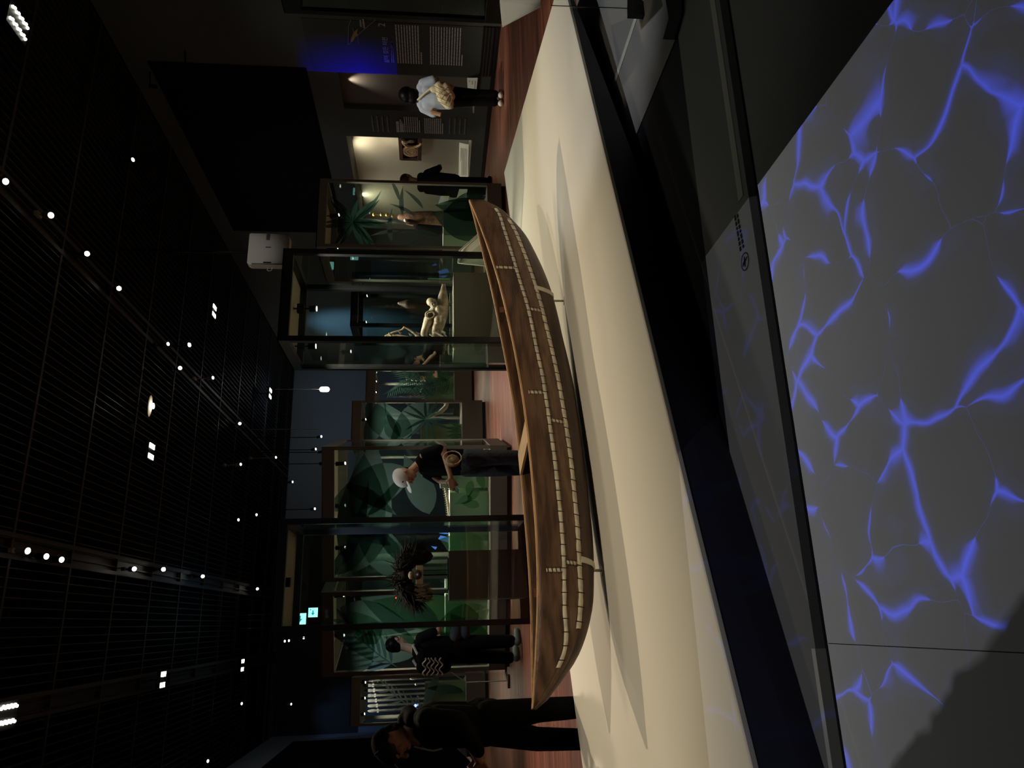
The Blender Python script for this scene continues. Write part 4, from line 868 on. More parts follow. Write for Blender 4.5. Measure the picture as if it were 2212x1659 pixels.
for k, (ix, iy, z, w_, big) in enumerate(((287, 345, 6.1, 'alone high up beside the right wall', 0), (363, 743, 6.05, 'left of a brighter one past the right track', 0), (409, 745, 5.9, 'brightest of the close trio above the crocodile case', 1), (460, 816, 5.9, 'on a grey bracket just above the blue reflection', 0), (520, 1003, 5.9, 'on a grey bracket in the centre of the ceiling', 0), (554, 1112, 5.7, 'just above the top corner of the headdress case', 0), (515, 1123, 5.9, 'faint one near the headdress case top', 0), (522, 1520, 6.0, 'alone between the left track and left wall', 0), (629, 1521, 5.5, 'farthest one by the left wall edge', 0), (449, 1644, 6.0, 'at the bottom left where ceiling meets wall', 0), (615, 1385, 5.3, 'upper of a close pair left of the headdress case', 0), (624, 1384, 5.3, 'lower of a close pair left of the headdress case', 0), (656, 1378, 4.9, 'slanted one beside the exit signs', 0), (632, 1041, 5.6, 'tiny one above the wide leaf case', 0), (680, 1099, 4.6, 'small one low above the wide leaf case', 0), (682, 970, 4.6, 'hanging low right of the wide leaf case corner', 0), (694, 943, 4.4, 'hanging lowest beside the brown-framed case', 0), (596, 988, 5.6, 'on a grey bracket far down the room', 0), (703, 1376, 4.2, 'bright one at the top corner of the blue leaf case', 1), (700, 1000, 4.2, 'golden one touching the top edge of the wide leaf case', 1), (697, 975, 4.2, 'white one touching the top edge of the wide leaf case', 0))):
    p = atz(ix, iy, z); ceiling_spot(ix, iy, z, (p.x, p.y-3, 0), 'small lit ceiling spotlight, '+w_, lens='lens_bright' if big else 'lens_warm', body='lamp_grey' if 'grey' in w_ else 'lamp_black', r=.05 if big else .04)
for k, (ix, iy, w_) in enumerate(((324, 186, 'nearest the right wall'), (373, 168, 'left of the first unlit one'), (400, 140, 'farthest up the right wall'))):
    p = atx(ix, iy, 9.0); o = empty('wall_spotlight', p, 0, 'unlit dim grey spotlight on the dark upper right wall, '+w_, 'spotlight', 'unlit wall spotlights'); MB().cyl((0, 0, 0), (.28, 0, .03), .015, 8).build('arm', 'lamp_black', o); head(o, (-.3, -.3, -1), .035, .12, body='lamp_black', lit=False)
def pair(ix, iy, z, L, wd, label, rz=0, lens='lens_bright', gap=.5):
    p = atz(ix, iy, z); o = empty('twin_panel_light', p, rz, label, 'ceiling light', 'twin rectangular ceiling lights')
    MB().box((-wd*1.9, -L*.62, .0), (wd*1.9, L*.62, .07)).build('housing', 'lamp_black', o)
    for s in (-1, 1): MB().box((s*wd*1.1-wd/2, -L/2, -.006), (s*wd*1.1+wd/2, L/2, 0)).build('panel', lens, o, bevel=.004)
    MB().cyl((0, 0, .07), (0, 0, ZC-p.z), .012, 8).build('stem', 'lamp_black', o)
pair(327, 975, 6.1, .24, .085, 'twin rectangular ceiling light in mid ceiling left of the beige-plated lamp'); pair(352, 1468, 6.1, .24, .085, 'twin rectangular ceiling light on the left track, nearer one')
pair(524, 1437, 6.1, .26, .09, 'twin rectangular ceiling light on the left track, farther one'); pair(463, 672, 6.1, .24, .085, 'twin rectangular ceiling light nearest the projector'); pair(584, 850, 6.0, .26, .09, 'twin rectangular ceiling light above the pendant lamp')
def bank(ix, iy, z, label, lt):
    p = atz(ix, iy, z); o = empty('led_bank', p, 0, label, 'ceiling light', 'bright banks of small LEDs')
    MB().box((-.16, -.22, 0), (.16, .22, .06)).build('housing', 'lamp_black', o)
    for r_ in (-1, 1):
        for k in range(9): MB().ball((r_*.085+(k % 2)*.02, -.17+k*.042, -.008), .021, sub=1).build('led', lt, o)
    MB().cyl((0, 0, .06), (0, 0, ZC-p.z), .012, 8).build('stem', 'lamp_black', o)
mat('lens_led', (1, 1, 1), .5, emit=((1, .97, .80), 12))
bank(40, 50, 6.1, 'glaring bank of LEDs at the top right corner of the ceiling', 'lens_led'); bank(16, 1545, 6.1, 'glaring bank of LEDs on the left ceiling track nearest the camera', 'lens_led')
p = atz(324, 877, 6.05); o = empty('plated_ceiling_lamp', p, 0, 'lamp with a beige oval plate in the middle of the ceiling', 'ceiling light')
MB().ball((0, 0, 0), .20, (1, .42, .12), sub=3).build('plate', 'niche_cream', o, smooth=True); MB().cyl((0, 0, -.03), (0, 0, -.06), .05).build('lens', 'lens_bright', o); MB().cyl((0, 0, .02), (0, 0, ZC-p.z), .015, 8).build('stem', 'lamp_black', o)
spot('plate_light', p+Vector((0, -.3, -.4)), p, 6, 60, WARM)
# ------------------------------------------------------------------ floor furniture
# beige label lectern behind the crocodile case
o = empty('label_lectern', aty(1060, 540, 8.2)*1, 0, 'beige slanted label lectern with white edge behind the canoe bow', 'lectern'); o.location.z = 0; OL = o.location.copy()
f = lambda a, b, y: aty(a, b, y)-OL
MB().prism([f(993, 541, 8.25), f(1033, 506, 8.25), f(1052, 515, 8.1), f(1060, 575, 8.0), f(990, 568, 8.1)], (0, .02, 0)).build('board', 'card_cream', o)
MB().tube([f(990, 568, 8.08), f(993, 541, 8.2), f(1033, 506, 8.22)], .010, 8).build('edge_trim', 'card_white', o)
MB().cyl((0, 0, 0), (0, 0, f(1050, 540, 8.15).z), .02).box((-.2, -.15, 0), (.2, .15, .015)).build('stand', 'frame_black', o)
# small lectern cards right of C3
for k, (a, b, w_) in enumerate(((1000, 415, 'upper'), (960, 430, 'lower'))):
    p = aty(a, b, 10.9 if k == 0 else 10.6); o = empty('small_lectern', (p.x, p.y, 0), 0, 'small beige tilted label seen through the palm-printed case, '+w_+' of two', 'lectern', 'small lecterns beyond the palm case')
    z = p.z; MB().prism([(-.10, 0, z-.05), (.06, 0, z-.08), (.09, .05, z+.06), (-.07, .05, z+.1)], (0, .01, 0)).build('board', 'card_cream', o); MB().cyl((0, .05, .0), (0, .05, z), .012).box((-.1, -.05, 0), (.1, .15, .01)).build('stand', 'frame_black', o)
# acrylic label stand at the right edge in front of the plinth
yb = 2.95
o = empty('label_stand', (aty(1400, 12, yb).x, yb, 0), 0, 'acrylic label stand with cream slanted card and black foot, cut by the right edge', 'label stand'); OL = o.location.copy()
f = lambda a, b, y=yb: aty(a, b, y)-OL
cp = [f(1079, -60, 3.15), f(1080, 4, 3.10), f(1085, 56, 3.05), f(1168, 12, 2.75), f(1168, -60, 2.85)]
cb_ = MB().prism(cp, (.0, .012, 0)).build('card_board', 'card_cream', o, bevel=.002)
g = MB()
for k in range(6):
    a = cp[2].lerp(cp[1], .3).lerp(cp[3].lerp(cp[4], .3), .12+.07*k); b_ = cp[2].lerp(cp[1], 1.).lerp(cp[3].lerp(cp[4], .9), .12+.07*k)
    g.prism([a+Vector((0, -.004, 0)), b_+Vector((0, -.004, 0)), b_+Vector((0, -.004, -.007)), a+Vector((0, -.004, -.007))], (0, .002, 0))
g.build('print', 'card_print', o)
MB().prism([f(1168, 12), f(1358, 18), f(1358, -140), f(1168, -140)], (0, .012, 0)).build('acrylic_sheet', 'acrylic', o)
MB().tube([f(1190, 12), f(1358, 18)], .0022, 6).build('sheet_edge', 'frame_black', o)
MB().prism([f(1358, 30), f(1455, 36), f(1455, -140), f(1358, -140)], (0, .03, 0)).build('foot_box', 'frame_black', o)
fp = atz(1462, 86)-OL; fq = atz(1437, 85, .0)-OL
MB().prism([atz(*q_)-OL for q_ in ((1462, 86), (1437, 85), (1450, 40), (1420, -140), (1480, -140), (1478, 30))], (0, 0, .012)).build('foot_bar', 'frame_black', o)
# slim label stand beside the left case: bent steel foot with clear sheet
p = atz(1098, 1456); o = empty('bent_label_stand', (p.x, p.y, 0), -.35, 'clear label stand on a square brown steel foot beside the blue leaf case', 'label stand')
MB().box((-.10, -.25, 0), (.08, -.19, .03)).box((-.10, .20, 0), (.08, .26, .03)).box((-.10, -.25, 0), (-.05, .26, .03)).build('foot', 'base_brown', o)
MB().box((-.10, .0, .03), (-.092, .3, .95)).build('clear_sheet', 'acrylic', o); MB().tube([(-.1, 0, .03), (-.1, 0, .62), (.12, 0, .92)], .008).build('sheet_edge', 'aluminium', o)
p = atz(1095, 1445)
# warning mark printed on the floor strip: crossed-out climbing figure and two lines of small writing
wm = empty('floor_warning_mark', (0, 0, .001), 0, 'black round no-climbing sign and two lines of small writing printed on the grey floor strip', 'floor sign')
def fp_(ix, iy): return atz(ix, iy, .0015)
cpt = fp_(1609, 565); g = MB(); rr = .021; yr = .034
e1 = fp_(1609, 545)-cpt; e2 = fp_(1601, 565)-cpt
rx = e1.length; u1 = e1.normalized(); u2 = Vector((-u1.y, u1.x, 0)); ry = rx*1.0
for k in range(28):
    a = 2*math.pi*k/28; a2 = 2*math.pi*(k+1)/28
    P = lambda t_, s_: cpt+u1*rx*s_*math.cos(t_)+u2*ry*s_*math.sin(t_)
    g.prism([P(a, 1), P(a2, 1), P(a2, .9), P(a, .9)], (0, 0, .0006))
o = g.build('ring', 'print_black', wm); o.location = -wm.location
g = MB(); g.prism([cpt+u1*rx*x+u2*ry*y for x, y in ((-.55, -.12), (.5, .05), (.6, .2), (.1, .25), (-.2, .6), (-.3, .5), (-.1, .15), (-.6, .0))], (0, 0, .0006)); g.prism([cpt+u1*rx*x+u2*ry*y for x, y in ((-.5, .5), (-.4, .6), (.5, -.5), (.4, -.6))], (0, 0, .0006))
o = g.build('climbing_figure', 'print_black', wm); o.location = -wm.location
r_ = random.Random(9); g = MB()
for (a, b), (c_, d) in (((1601, 540), (1590, 474)), ((1607, 533), (1594, 464))):
    A_, B_ = fp_(a, b), fp_(c_, d); n_ = (B_-A_).length; u_ = (B_-A_)/n_; v_ = Vector((-u_.y, u_.x, 0)); pos = 0
    while pos < n_:
        L_ = r_.uniform(.010, .022); g.prism([A_+u_*pos, A_+u_*(pos+L_), A_+u_*(pos+L_)+v_*.011, A_+u_*pos+v_*.011], (0, 0, .0006)); pos += L_+.006
o = g.build('warning_writing', 'print_black', wm); o.location = -wm.location
# ------------------------------------------------------------------ people
def body(name, mt, parent, chains, vox=.009, smo=3, balls=()):
    g = MB()
    for c_ in chains: g.chain(c_, 14)
    for b_ in balls: g.ball(*b_)
    return g.build(name, mt, parent, remesh=vox, smo=smo)
def face(g, c_, s, f, r, u, ear=True):
    """head shape at c_: f forward, r right, u up unit vectors, s = half head height"""
    R_ = Matrix((r, f, u)).transposed()
    g.ball(c_+u*.15*s-f*.08*s, s, (.72, .84, .84), R_, 3); g.ball(c_-u*.35*s+f*.15*s, s*.62, (.82, .92, 1.0), R_, 3)      # skull, jaw
    g.ball(c_-u*.86*s+f*.42*s, s*.20, (1.1, .8, .7), R_)                                                                     # chin
    g.ball(c_+u*.20*s+f*.66*s, s*.20, (2.2, .6, .6), R_)                                                                     # brow
    g.cone(c_+u*.10*s+f*.72*s, c_-u*.22*s+f*.94*s, s*.07, s*.14, 10); g.ball(c_-u*.24*s+f*.92*s, s*.14, (1.1, 1, .8), R_)       # nose
    g.ball(c_-u*.47*s+f*.72*s, s*.13, (1.7, .8, .45), R_); g.ball(c_-u*.57*s+f*.69*s, s*.12, (1.5, .8, .5), R_)                   # lips
    for sd in (-1, 1):
        g.ball(c_-u*.12*s+f*.48*s+r*sd*.36*s, s*.24, (1, .8, .9), R_)                                                        # cheeks
        if ear: g.ball(c_-u*.05*s-f*.05*s+r*sd*.72*s, s*.24, (.3, .7, 1.15), R_)
def eyes(parent, c_, s, f, r, u):
    R_ = Matrix((r, f, u)).transposed()
    for sd in (-1, 1): MB().ball(c_+u*.03*s+f*.70*s+r*sd*.30*s, s*.09, (1.5, .7, .5), R_).build('eye', 'carved_dark', parent, smooth=True)
def hand(g, wrist, d, n, t_, L=.18, curl=.5, spread=.012):
    """wrist point, d finger direction, n palm normal, t_ side of the thumb"""
    d = d.normalized(); t_ = t_.normalized(); n = n.normalized()
    k = L/.18
    for i in range(4):
        o_ = t_*(.030-.020*i)*k; g.chain([(*(wrist+d*.01*k+o_*.6), .013*k), (*(wrist+d*.045*k+o_*.9), .0125*k), (*(wrist+d*.085*k+o_), .0105*k)], 8)
        L1, L2, L3 = [(.040, .024, .020), (.044, .028, .022), (.041, .026, .020), (.032, .020, .018)][i]
        p0 = wrist+d*.085*k+o_; a = curl*.5; p1 = p0+(d*math.cos(a)+n*math.sin(a))*L1*k; a += curl*.9; p2 = p1+(d*math.cos(a)+n*math.sin(a))*L2*k; a += curl*.7; p3 = p2+(d*math.cos(a)+n*math.sin(a))*L3*k
        g.chain([(*p0, .0098*k), (*p1, .0090*k), (*p2, .0083*k), (*p3, .0074*k)], 8)
    p0 = wrist+d*.02*k+t_*.024*k; p1 = p0+(d*.6+t_*.75+n*.2).normalized()*.042*k; p2 = p1+(d*.9+t_*.25+n*.5).normalized()*.032*k; p3 = p2+(d+n*.7).normalized()*.024*k
    g.chain([(*p0, .013*k), (*p1, .0115*k), (*p2, .0098*k), (*p3, .0085*k)], 8)
V3 = Vector
def P4(v, r): return (v[0], v[1], v[2], r)
# --- man in black at the left end of the plinth (faces left, head bowed, phone in both hands)
base = aty(1000, 1566, 5.16); hd = math.radians(197)
p1 = empty('person', (base.x, base.y, 0), hd, 'person in black jacket and cap, head bowed over a silver phone, at the canoe stern', 'person')
f, r, u = V3((1, 0, 0)), V3((0, -1, 0)), V3((0, 0, 1))
hu = (u*.80+f*.60).normalized(); hf = (f*.80-u*.60).normalized()
sh_z, hip_z = 1.24, .80
HC = V3((.085, 0, 1.335)); hs = .122
wrL, wrR = V3((.215, .045, .80)), V3((.20, -.06, .82))
g = MB(); face(g, HC, hs, hf, r, hu)
g.chain([(.0, 0, 1.20, .058), (.03, 0, 1.26, .056), (.05, 0, 1.30, .055)])
g.chain([(-.02, 0, .84, .10), (-.04, 0, 1.0, .10), (0, 0, 1.18, .11)]); g.chain([(0, .09, .84, .07), (-.045, .12, .45, .035), (-.05, .13, .12, .03)]); g.chain([(0, -.09, .84, .07), (.085, -.11, .45, .035), (.10, -.12, .12, .03)])
for sd, wr_ in ((1, wrL), (-1, wrR)):
    g.chain([(0, sd*.15, 1.12, .045), (.02, sd*.23, .94, .038), P4(wr_, .026)])
hand(g, wrL, V3((.5, -.55, -.25)), V3((-.3, -.5, -.5)), V3((.2, 0, 1)), .18, .75); hand(g, wrR, V3((.6, .5, -.2)), V3((-.4, .6, -.4)), V3((.1, 0, 1)), .18, .75)
g.build('body', 'skin_dark', p1, remesh=.0055, smo=3)
eyes(p1, HC, hs, hf, r, hu)
body('jacket', 'black_cloth', p1, [[(.0, 0, .76, .135), (-.005, 0, .95, .14), (-.01, 0, 1.08, .14), (.0, 0, 1.16, .10)], [(-.02, -.13, 1.13, .08), (-.02, .13, 1.13, .08)], [(-.0, .09, .78, .09), (-.01, .09, 1.06, .10)], [(-.0, -.09, .78, .09), (-.01, -.09, 1.06, .10)],
     [(-.01, .18, 1.12, .07), (.02, .24, .93, .062), P4(wrL-V3((.05, -.03, -.01)), .047)], [(-.01, -.18, 1.12, .07), (.02, -.24, .93, .062), P4(wrR-V3((.05, .03, -.01)), .047)]], .010)
body('hood', 'black_cloth2', p1, [[(-.03, -.08, 1.21, .055), (-.075, 0, 1.235, .06), (-.03, .08, 1.21, .055)], [(-.04, -.03, 1.26, .05), (-.04, .03, 1.26, .05)], [(.04, -.08, 1.18, .035), (.10, 0, 1.12, .03), (.04, .08, 1.18, .035)]], .009)
MB().tube([(.12, .05, 1.20), (.135, .06, 1.15), (.15, .06, 1.08), (.14, .06, 1.03)], .006).build('scarf_edge', 'grey_shine', p1)
body('trousers', 'black_cloth', p1, [[(-.01, 0, .80, .15), (-.01, 0, .70, .14)], [(-.02, .09, .74, .105), (-.045, .12, .42, .075), (-.05, .13, .10, .066)], [(.01, -.09, .74, .105), (.085, -.11, .42, .074), (.10, -.12, .10, .066)]], .010)
for sd, x_ in ((1, -.05), (-1, .10)): body('shoe', 'black_cloth2', p1, [[(x_-.05, sd*.125, .045, .042), (x_+.15, sd*.13, .038, .038)]], .008)
Rh = Matrix((r, hf, hu)).transposed()
g = MB(); g.ball(HC+hu*.24*hs-hf*.10*hs, hs*.93, (.82, .95, .80), Rh, 3); g.ball(HC-hu*.15*hs-hf*.45*hs, hs*.6, (1.0, .7, 1.0), Rh, 3); g.build('hair', 'hair', p1, remesh=.006)
g = MB(); g.ball(HC+hu*.42*hs-hf*.05*hs, hs*.92, (.84, .98, .66), Rh, 3); cap = g.build('cap', 'black_cloth2', p1, remesh=.006)
g = MB()
for k in range(7): a = -.9+1.8*k/6; g.ball(HC+hu*.42*hs+hf*(.55+.55*math.cos(a))*hs+r*math.sin(a)*.60*hs, hs*.2, (1.2, 1.5, .22), Rh, 2)
g.build('cap_brim', 'black_cloth2', p1, remesh=.006)
g = MB()
for k in range(9): a = -1.2+2.4*k/8; g.ball(HC+hu*1.04*hs*math.cos(a*.6)-hf*(.05+.1*k/8)*hs+r*math.sin(a)*.66*hs, hs*.10, (1.5, .5, .4), Rh, 1)
g.build('cap_seam', 'grey_shine', p1, remesh=.006)
pc = (wrL+wrR)/2+V3((.095, .0, -.055)); px_ = MB().obox(Matrix.Translation(pc) @ Matrix.Rotation(-.25, 4, 'Z') @ Matrix.Rotation(.9, 4, 'Y'), .078, .155, .009).build('phone', 'phone_silver', None, bevel=.004)
px_.matrix_world = p1.matrix_basis; tag(px_, 'silver phone held in the bowed man’s hands at the left edge'.replace('man’s', 'dark figure\'s'), 'phone')
# --- visitor with white cap
base = aty(1000, 1000, 8.35); hd = math.radians(203)
p2 = empty('person', (base.x, base.y, 0), hd, 'person in white cap and black T-shirt with a woven bag, looking down behind the canoe', 'person')
hu = (u*.86+f*.5).normalized(); hf = (f*.86-u*.5).normalized(); HC = V3((.17, 0, 1.405)); hs = .120
wL, wR = V3((.30, .16, .90)), V3((.24, -.02, .86))
g = MB(); face(g, HC, hs, hf, r, hu); g.chain([(.03, 0, 1.27, .055), (.09, 0, 1.32, .052), (.12, 0, 1.36, .05)]); g.chain([(0, 0, .85, .1), (-.02, 0, 1.05, .1), (.01, 0, 1.2, .1)])
g.chain([(.01, .17, 1.2, .045), (.0, .25, .98, .038), P4(wL, .026)]); g.chain([(.01, -.17, 1.2, .045), (.10, -.22, 1.0, .036), P4(wR, .026)])
g.chain([(0, .09, .85, .07), (0, .09, .45, .05), (0, .09, .08, .035)]); g.chain([(0, -.09, .85, .07), (0, -.09, .45, .05), (0, -.09, .08, .035)])
hand(g, wL, V3((.7, -.5, -.1)), V3((-.2, -.6, -.2)), V3((0, 0, 1)), .17, .7); hand(g, wR, V3((.7, .4, .0)), V3((-.2, .6, -.3)), V3((0, 0, 1)), .17, .7)
g.build('body', 'skin', p2, remesh=.0065); eyes(p2, HC, hs, hf, r, hu)
body('t_shirt', 'black_cloth', p2, [[(-.01, 0, .78, .15), (-.02, 0, 1.0, .15), (.0, 0, 1.18, .125)], [(-.01, .09, .76, .10), (-.01, .1, 1.1, .1)], [(-.01, -.09, .76, .10), (-.01, -.1, 1.1, .1)], [(0, -.12, 1.19, .075), (0, .12, 1.19, .075)], [(.0, .18, 1.17, .07), (-.01, .25, 1.03, .064)], [(.0, -.18, 1.17, .07), (.06, -.235, 1.05, .064)]], .010)
body('jeans', 'denim', p2, [[(0, 0, .78, .14), (0, 0, .68, .14)], [(0, .09, .72, .11), (.0, .1, .42, .09), (0, .1, .1, .08)], [(0, -.09, .72, .11), (.02, -.1, .42, .09), (.02, -.1, .1, .08)]], .010)
for sd in (1, -1): body('shoe', 'black_cloth2', p2, [[(-.04, sd*.1, .045, .042), (.15, sd*.11, .038, .038)]], .009)
Rh = Matrix((r, hf, hu)).transposed()
g = MB(); g.ball(HC+hu*.18*hs-hf*.12*hs, hs*.86, (.80, .92, .82), Rh, 3); g.ball(HC-hu*.25*hs-hf*.45*hs, hs*.5, (1.0, .7, 1.0), Rh, 3); g.build('hair', 'hair', p2, remesh=.007)
g = MB(); g.ball(HC+hu*.42*hs-hf*.02*hs, hs*1.02, (.84, .98, .72), Rh, 3); g.build('cap', 'white_cap', p2, remesh=.007)
g = MB()
for k in range(7): a = -.8+1.6*k/6; g.ball(HC+hu*.30*hs+hf*(.70+.75*math.cos(a))*hs+r*math.sin(a)*.62*hs, hs*.28, (1.1, 1.6, .22), Rh, 2)
g.build('cap_brim', 'white_cap', p2, remesh=.007)
MB().ball(HC+hu*.6*hs+hf*.72*hs-r*.42*hs, hs*.13, (1, .5, .8), Rh).build('cap_letters', 'black_cloth', p2)
bg = empty('woven_bag', p2.matrix_basis @ V3((.13, .20, .88)), hd, 'small round woven bag with a cord, at the waist of the white-capped visitor', 'bag')
MB().ball((0, .03, 0), .082, (1, .6, 1.05)).build('pouch', 'woven', bg, smooth=True); MB().tube([(.09*math.cos(a), .09, .10*math.sin(a)) for a in [k*.5 for k in range(13)]], .006).build('cord', 'rope', bg)
ph = MB().obox(Matrix.Translation(V3((.37, .06, .87))) @ Matrix.Rotation(.8, 4, 'Y'), .15, .08, .009).build('phone', 'frame_black', None, bevel=.003); ph.matrix_world = p2.matrix_basis; tag(ph, 'black phone in the hand of the white-capped visitor', 'phone')
# --- visitor with backpack
base = atz(1124, 1398); hd = math.radians(50)
p3 = empty('person', (base.x, base.y, 0), hd, 'person in black with a striped backpack and grey hip bag, leaning towards the leaf case', 'person')
hu = (u*.93+f*.36).normalized(); hf = (f*.93-u*.36).normalized(); HC = V3((.14, 0, 1.56)); hs = .125
wL, wR = V3((.33, .16, 1.02)), V3((.30, -.13, 1.0))
g = MB(); face(g, HC, hs, hf, r, hu); g.chain([(.03, 0, 1.34, .055), (.07, 0, 1.42, .052), (.09, 0, 1.50, .05)]); g.chain([(0, 0, .92, .1), (0, 0, 1.1, .1), (.01, 0, 1.27, .1)])
g.chain([(.02, .18, 1.28, .045), (.02, .24, 1.04, .038), P4(wL, .026)]); g.chain([(.02, -.18, 1.28, .045), (.05, -.25, 1.04, .040), P4(wR, .028)])
g.chain([(0, .09, .86, .06), (.02, .13, .48, .04), (0, .15, .12, .03)]); g.chain([(0, -.09, .86, .06), (-.02, -.11, .48, .04), (-.03, -.13, .12, .03)])
hand(g, wL, V3((.8, -.3, .2)), V3((-.2, -.6, -.2)), V3((0, 0, 1)), .18, .6); hand(g, wR, V3((.8, .4, .1)), V3((-.2, .6, -.3)), V3((0, 0, 1)), .18, .6)
g.build('body', 'skin_pale', p3, remesh=.0075); eyes(p3, HC, hs, hf, r, hu)
body('t_shirt', 'black_cloth2', p3, [[(0, 0, .86, .145), (0, 0, 1.08, .15), (.01, 0, 1.25, .12)], [(0, .09, .86, .1), (0, .1, 1.18, .1)], [(0, -.09, .86, .1), (0, -.1, 1.18, .1)], [(.01, -.12, 1.27, .072), (.01, .12, 1.27, .072)], [(.01, .19, 1.25, .07), (.02, .245, 1.10, .066)], [(.01, -.19, 1.25, .07), (.03, -.25, 1.10, .066)]], .011)
body('trousers', 'black_cloth2', p3, [[(0, 0, .86, .135), (0, 0, .78, .135)], [(0, .09, .8, .105), (.02, .14, .45, .09), (.0, .16, .14, .078)], [(0, -.09, .8, .105), (-.02, -.12, .45, .09), (-.03, -.13, .14, .078)]], .011)
for sd, x_ in ((1, .0), (-1, -.03)): body('shoe', 'shoe_grey', p3, [[(x_-.04, sd*.14, .05, .045), (x_+.16, sd*.15, .04, .04)]], .010)
Rh = Matrix((r, hf, hu)).transposed()
g = MB(); g.ball(HC+hu*.24*hs-hf*.10*hs, hs*.98, (.80, .92, .85), Rh, 3); g.ball(HC-hu*.2*hs-hf*.45*hs, hs*.58, (1.0, .7, 1.0), Rh, 3); g.build('hair', 'hair', p3, remesh=.008)
bp = empty('backpack', p3.matrix_basis @ V3((-.20, 0, 1.10)), hd, 'dark backpack with pale wavy stripes on the back of the leaning person', 'backpack')
body('bag_body', 'black_cloth', bp, [[(0, -.07, -.14, .09), (0, -.07, .12, .085)], [(0, .07, -.14, .09), (0, .07, .12, .085)]], .010)
for k in range(5): MB().tube([(-.088, -.14+.02*(j)+.0, -.10+.05*k+.02*math.sin(j*.9+k)) for j in range(14)], .009).build('stripe', 'stripe', bp)
for sd in (-1, 1): MB().tube([(.02, sd*.10, .18), (.16, sd*.12, .24), (.28, sd*.13, .12), (.28, sd*.13, -.05)], .016).build('shoulder_strap', 'stripe', bp)
hb = empty('hip_bag', p3.matrix_basis @ V3((.05, -.22, .80)), hd, 'grey hip bag hanging at the side of the backpack visitor', 'bag')
body('bag_body', 'charcoal_cloth', hb, [[(-.05, 0, .02, .075), (.08, 0, .0, .075)], [(-.04, 0, -.10, .065), (.08, 0, -.10, .065)]], .010)
# --- woman in blue shirt seen from behind
base = atz(1088, 214); hd = math.radians(35)
p4 = empty('person', (base.x, base.y, 0), hd, 'person in a light blue shirt seen from behind at the first niche', 'person')
HC = V3((.03, .0, 1.475)); hs = .145; hf, hu = (f*.97-u*.24).normalized(), (u*.97+f*.24).normalized()
wL, wR = V3((.16, .20, 1.10)), V3((.16, -.22, 1.02))
g = MB(); face(g, HC, hs, hf, r, hu, ear=True); g.chain([(0, 0, 1.34, .05), (.02, 0, 1.42, .048)]); g.chain([(0, 0, .92, .09), (0, 0, 1.1, .09), (0, 0, 1.27, .09)])
g.chain([(0, .17, 1.28, .04), (-.04, .25, 1.08, .034), P4(wL, .024)]); g.chain([(0, -.17, 1.28, .04), (-.04, -.25, 1.06, .034), P4(wR, .024)])
g.chain([(0, .06, .9, .06), (0, .05, .48, .04), (0, .05, .12, .03)]); g.chain([(0, -.06, .9, .06), (.02, -.05, .48, .04), (.05, -.055, .12, .03)])
hand(g, wL, V3((.8, -.3, .3)), V3((-.2, -.6, .2)), V3((0, 0, 1)), .16, .6); hand(g, wR, V3((.8, .3, .2)), V3((-.2, .6, .1)), V3((0, 0, 1)), .16, .6)
g.build('body', 'skin', p4, remesh=.008)
body('shirt', 'blue_shirt', p4, [[(0, 0, .86, .135), (-.01, 0, 1.08, .145), (0, 0, 1.26, .115)], [(0, .10, .84, .09), (-.01, .10, 1.2, .10)], [(0, -.10, .84, .09), (-.01, -.10, 1.2, .10)], [(0, -.13, 1.29, .07), (0, .13, 1.29, .07)], [(-.0, .19, 1.26, .07), (-.03, .25, 1.10, .07)], [(0, -.19, 1.26, .07), (-.03, -.25, 1.10, .07)]], .011)
body('trousers', 'black_cloth2', p4, [[(0, 0, .88, .125), (0, 0, .78, .125)], [(0, .06, .8, .10), (.0, .05, .45, .075), (.0, .055, .14, .065)], [(0, -.06, .8, .10), (.03, -.05, .45, .075), (.05, -.055, .14, .065)]], .011)
for sd, x_ in ((1, 0), (-1, .05)): body('shoe', 'shoe_white', p4, [[(x_-.06, sd*.055, .05, .043), (x_+.14, sd*.06, .04, .04)]], .010)
Rh = Matrix((r, hf, hu)).transposed()
g = MB(); g.ball(HC+hu*.22*hs-hf*.12*hs, hs*1.0, (.84, .94, .88), Rh, 3); g.ball(HC-hu*.45*hs-hf*.36*hs, hs*.80, (1.0, .72, 1.0), Rh, 3); g.build('hair', 'hair', p4, remesh=.008)
qb = empty('quilted_bag', p4.matrix_basis @ V3((-.19, -.06, .98)), hd, 'cream quilted bag slung across the back of the blue shirt', 'bag'); qb.scale = (1.0, 1.1, 1.15)
body('bag_body', 'cream_quilt', qb, [[(0, -.13, .02, .07), (0, .02, -.05, .10), (0, .10, -.10, .075)], [(0, -.09, .10, .05), (0, -.13, -.06, .06), (0, .0, -.13, .06)]], .010)
for k in range(4):
    MB().tube([(-.093, -.16+.07*k, .10-.02*k), (-.098, -.08+.07*k, -.06-.03*k)], .0035).build('quilt_seam', 'quilt_seam', qb); MB().tube([(-.093, -.02+.05*k, .05-.05*k), (-.098, -.14+.04*k, -.02-.045*k)], .0035).build('quilt_seam', 'quilt_seam', qb)
MB().tube([(.02, -.14, .08), (.04, -.02, .22), (.07, .08, .31)], .014).build('strap', 'cream_quilt', qb)
MB().ball((.02, .09, -.13), .07, (.8, 1.2, .6)).build('tan_patch', 'tan_cloth', qb, smooth=True)
MB().tube([(.02, .26, .0), (.06, .24, .12), (.12, .22, .1)], .03).build('wrist_scarf', 'tan_cloth', qb)
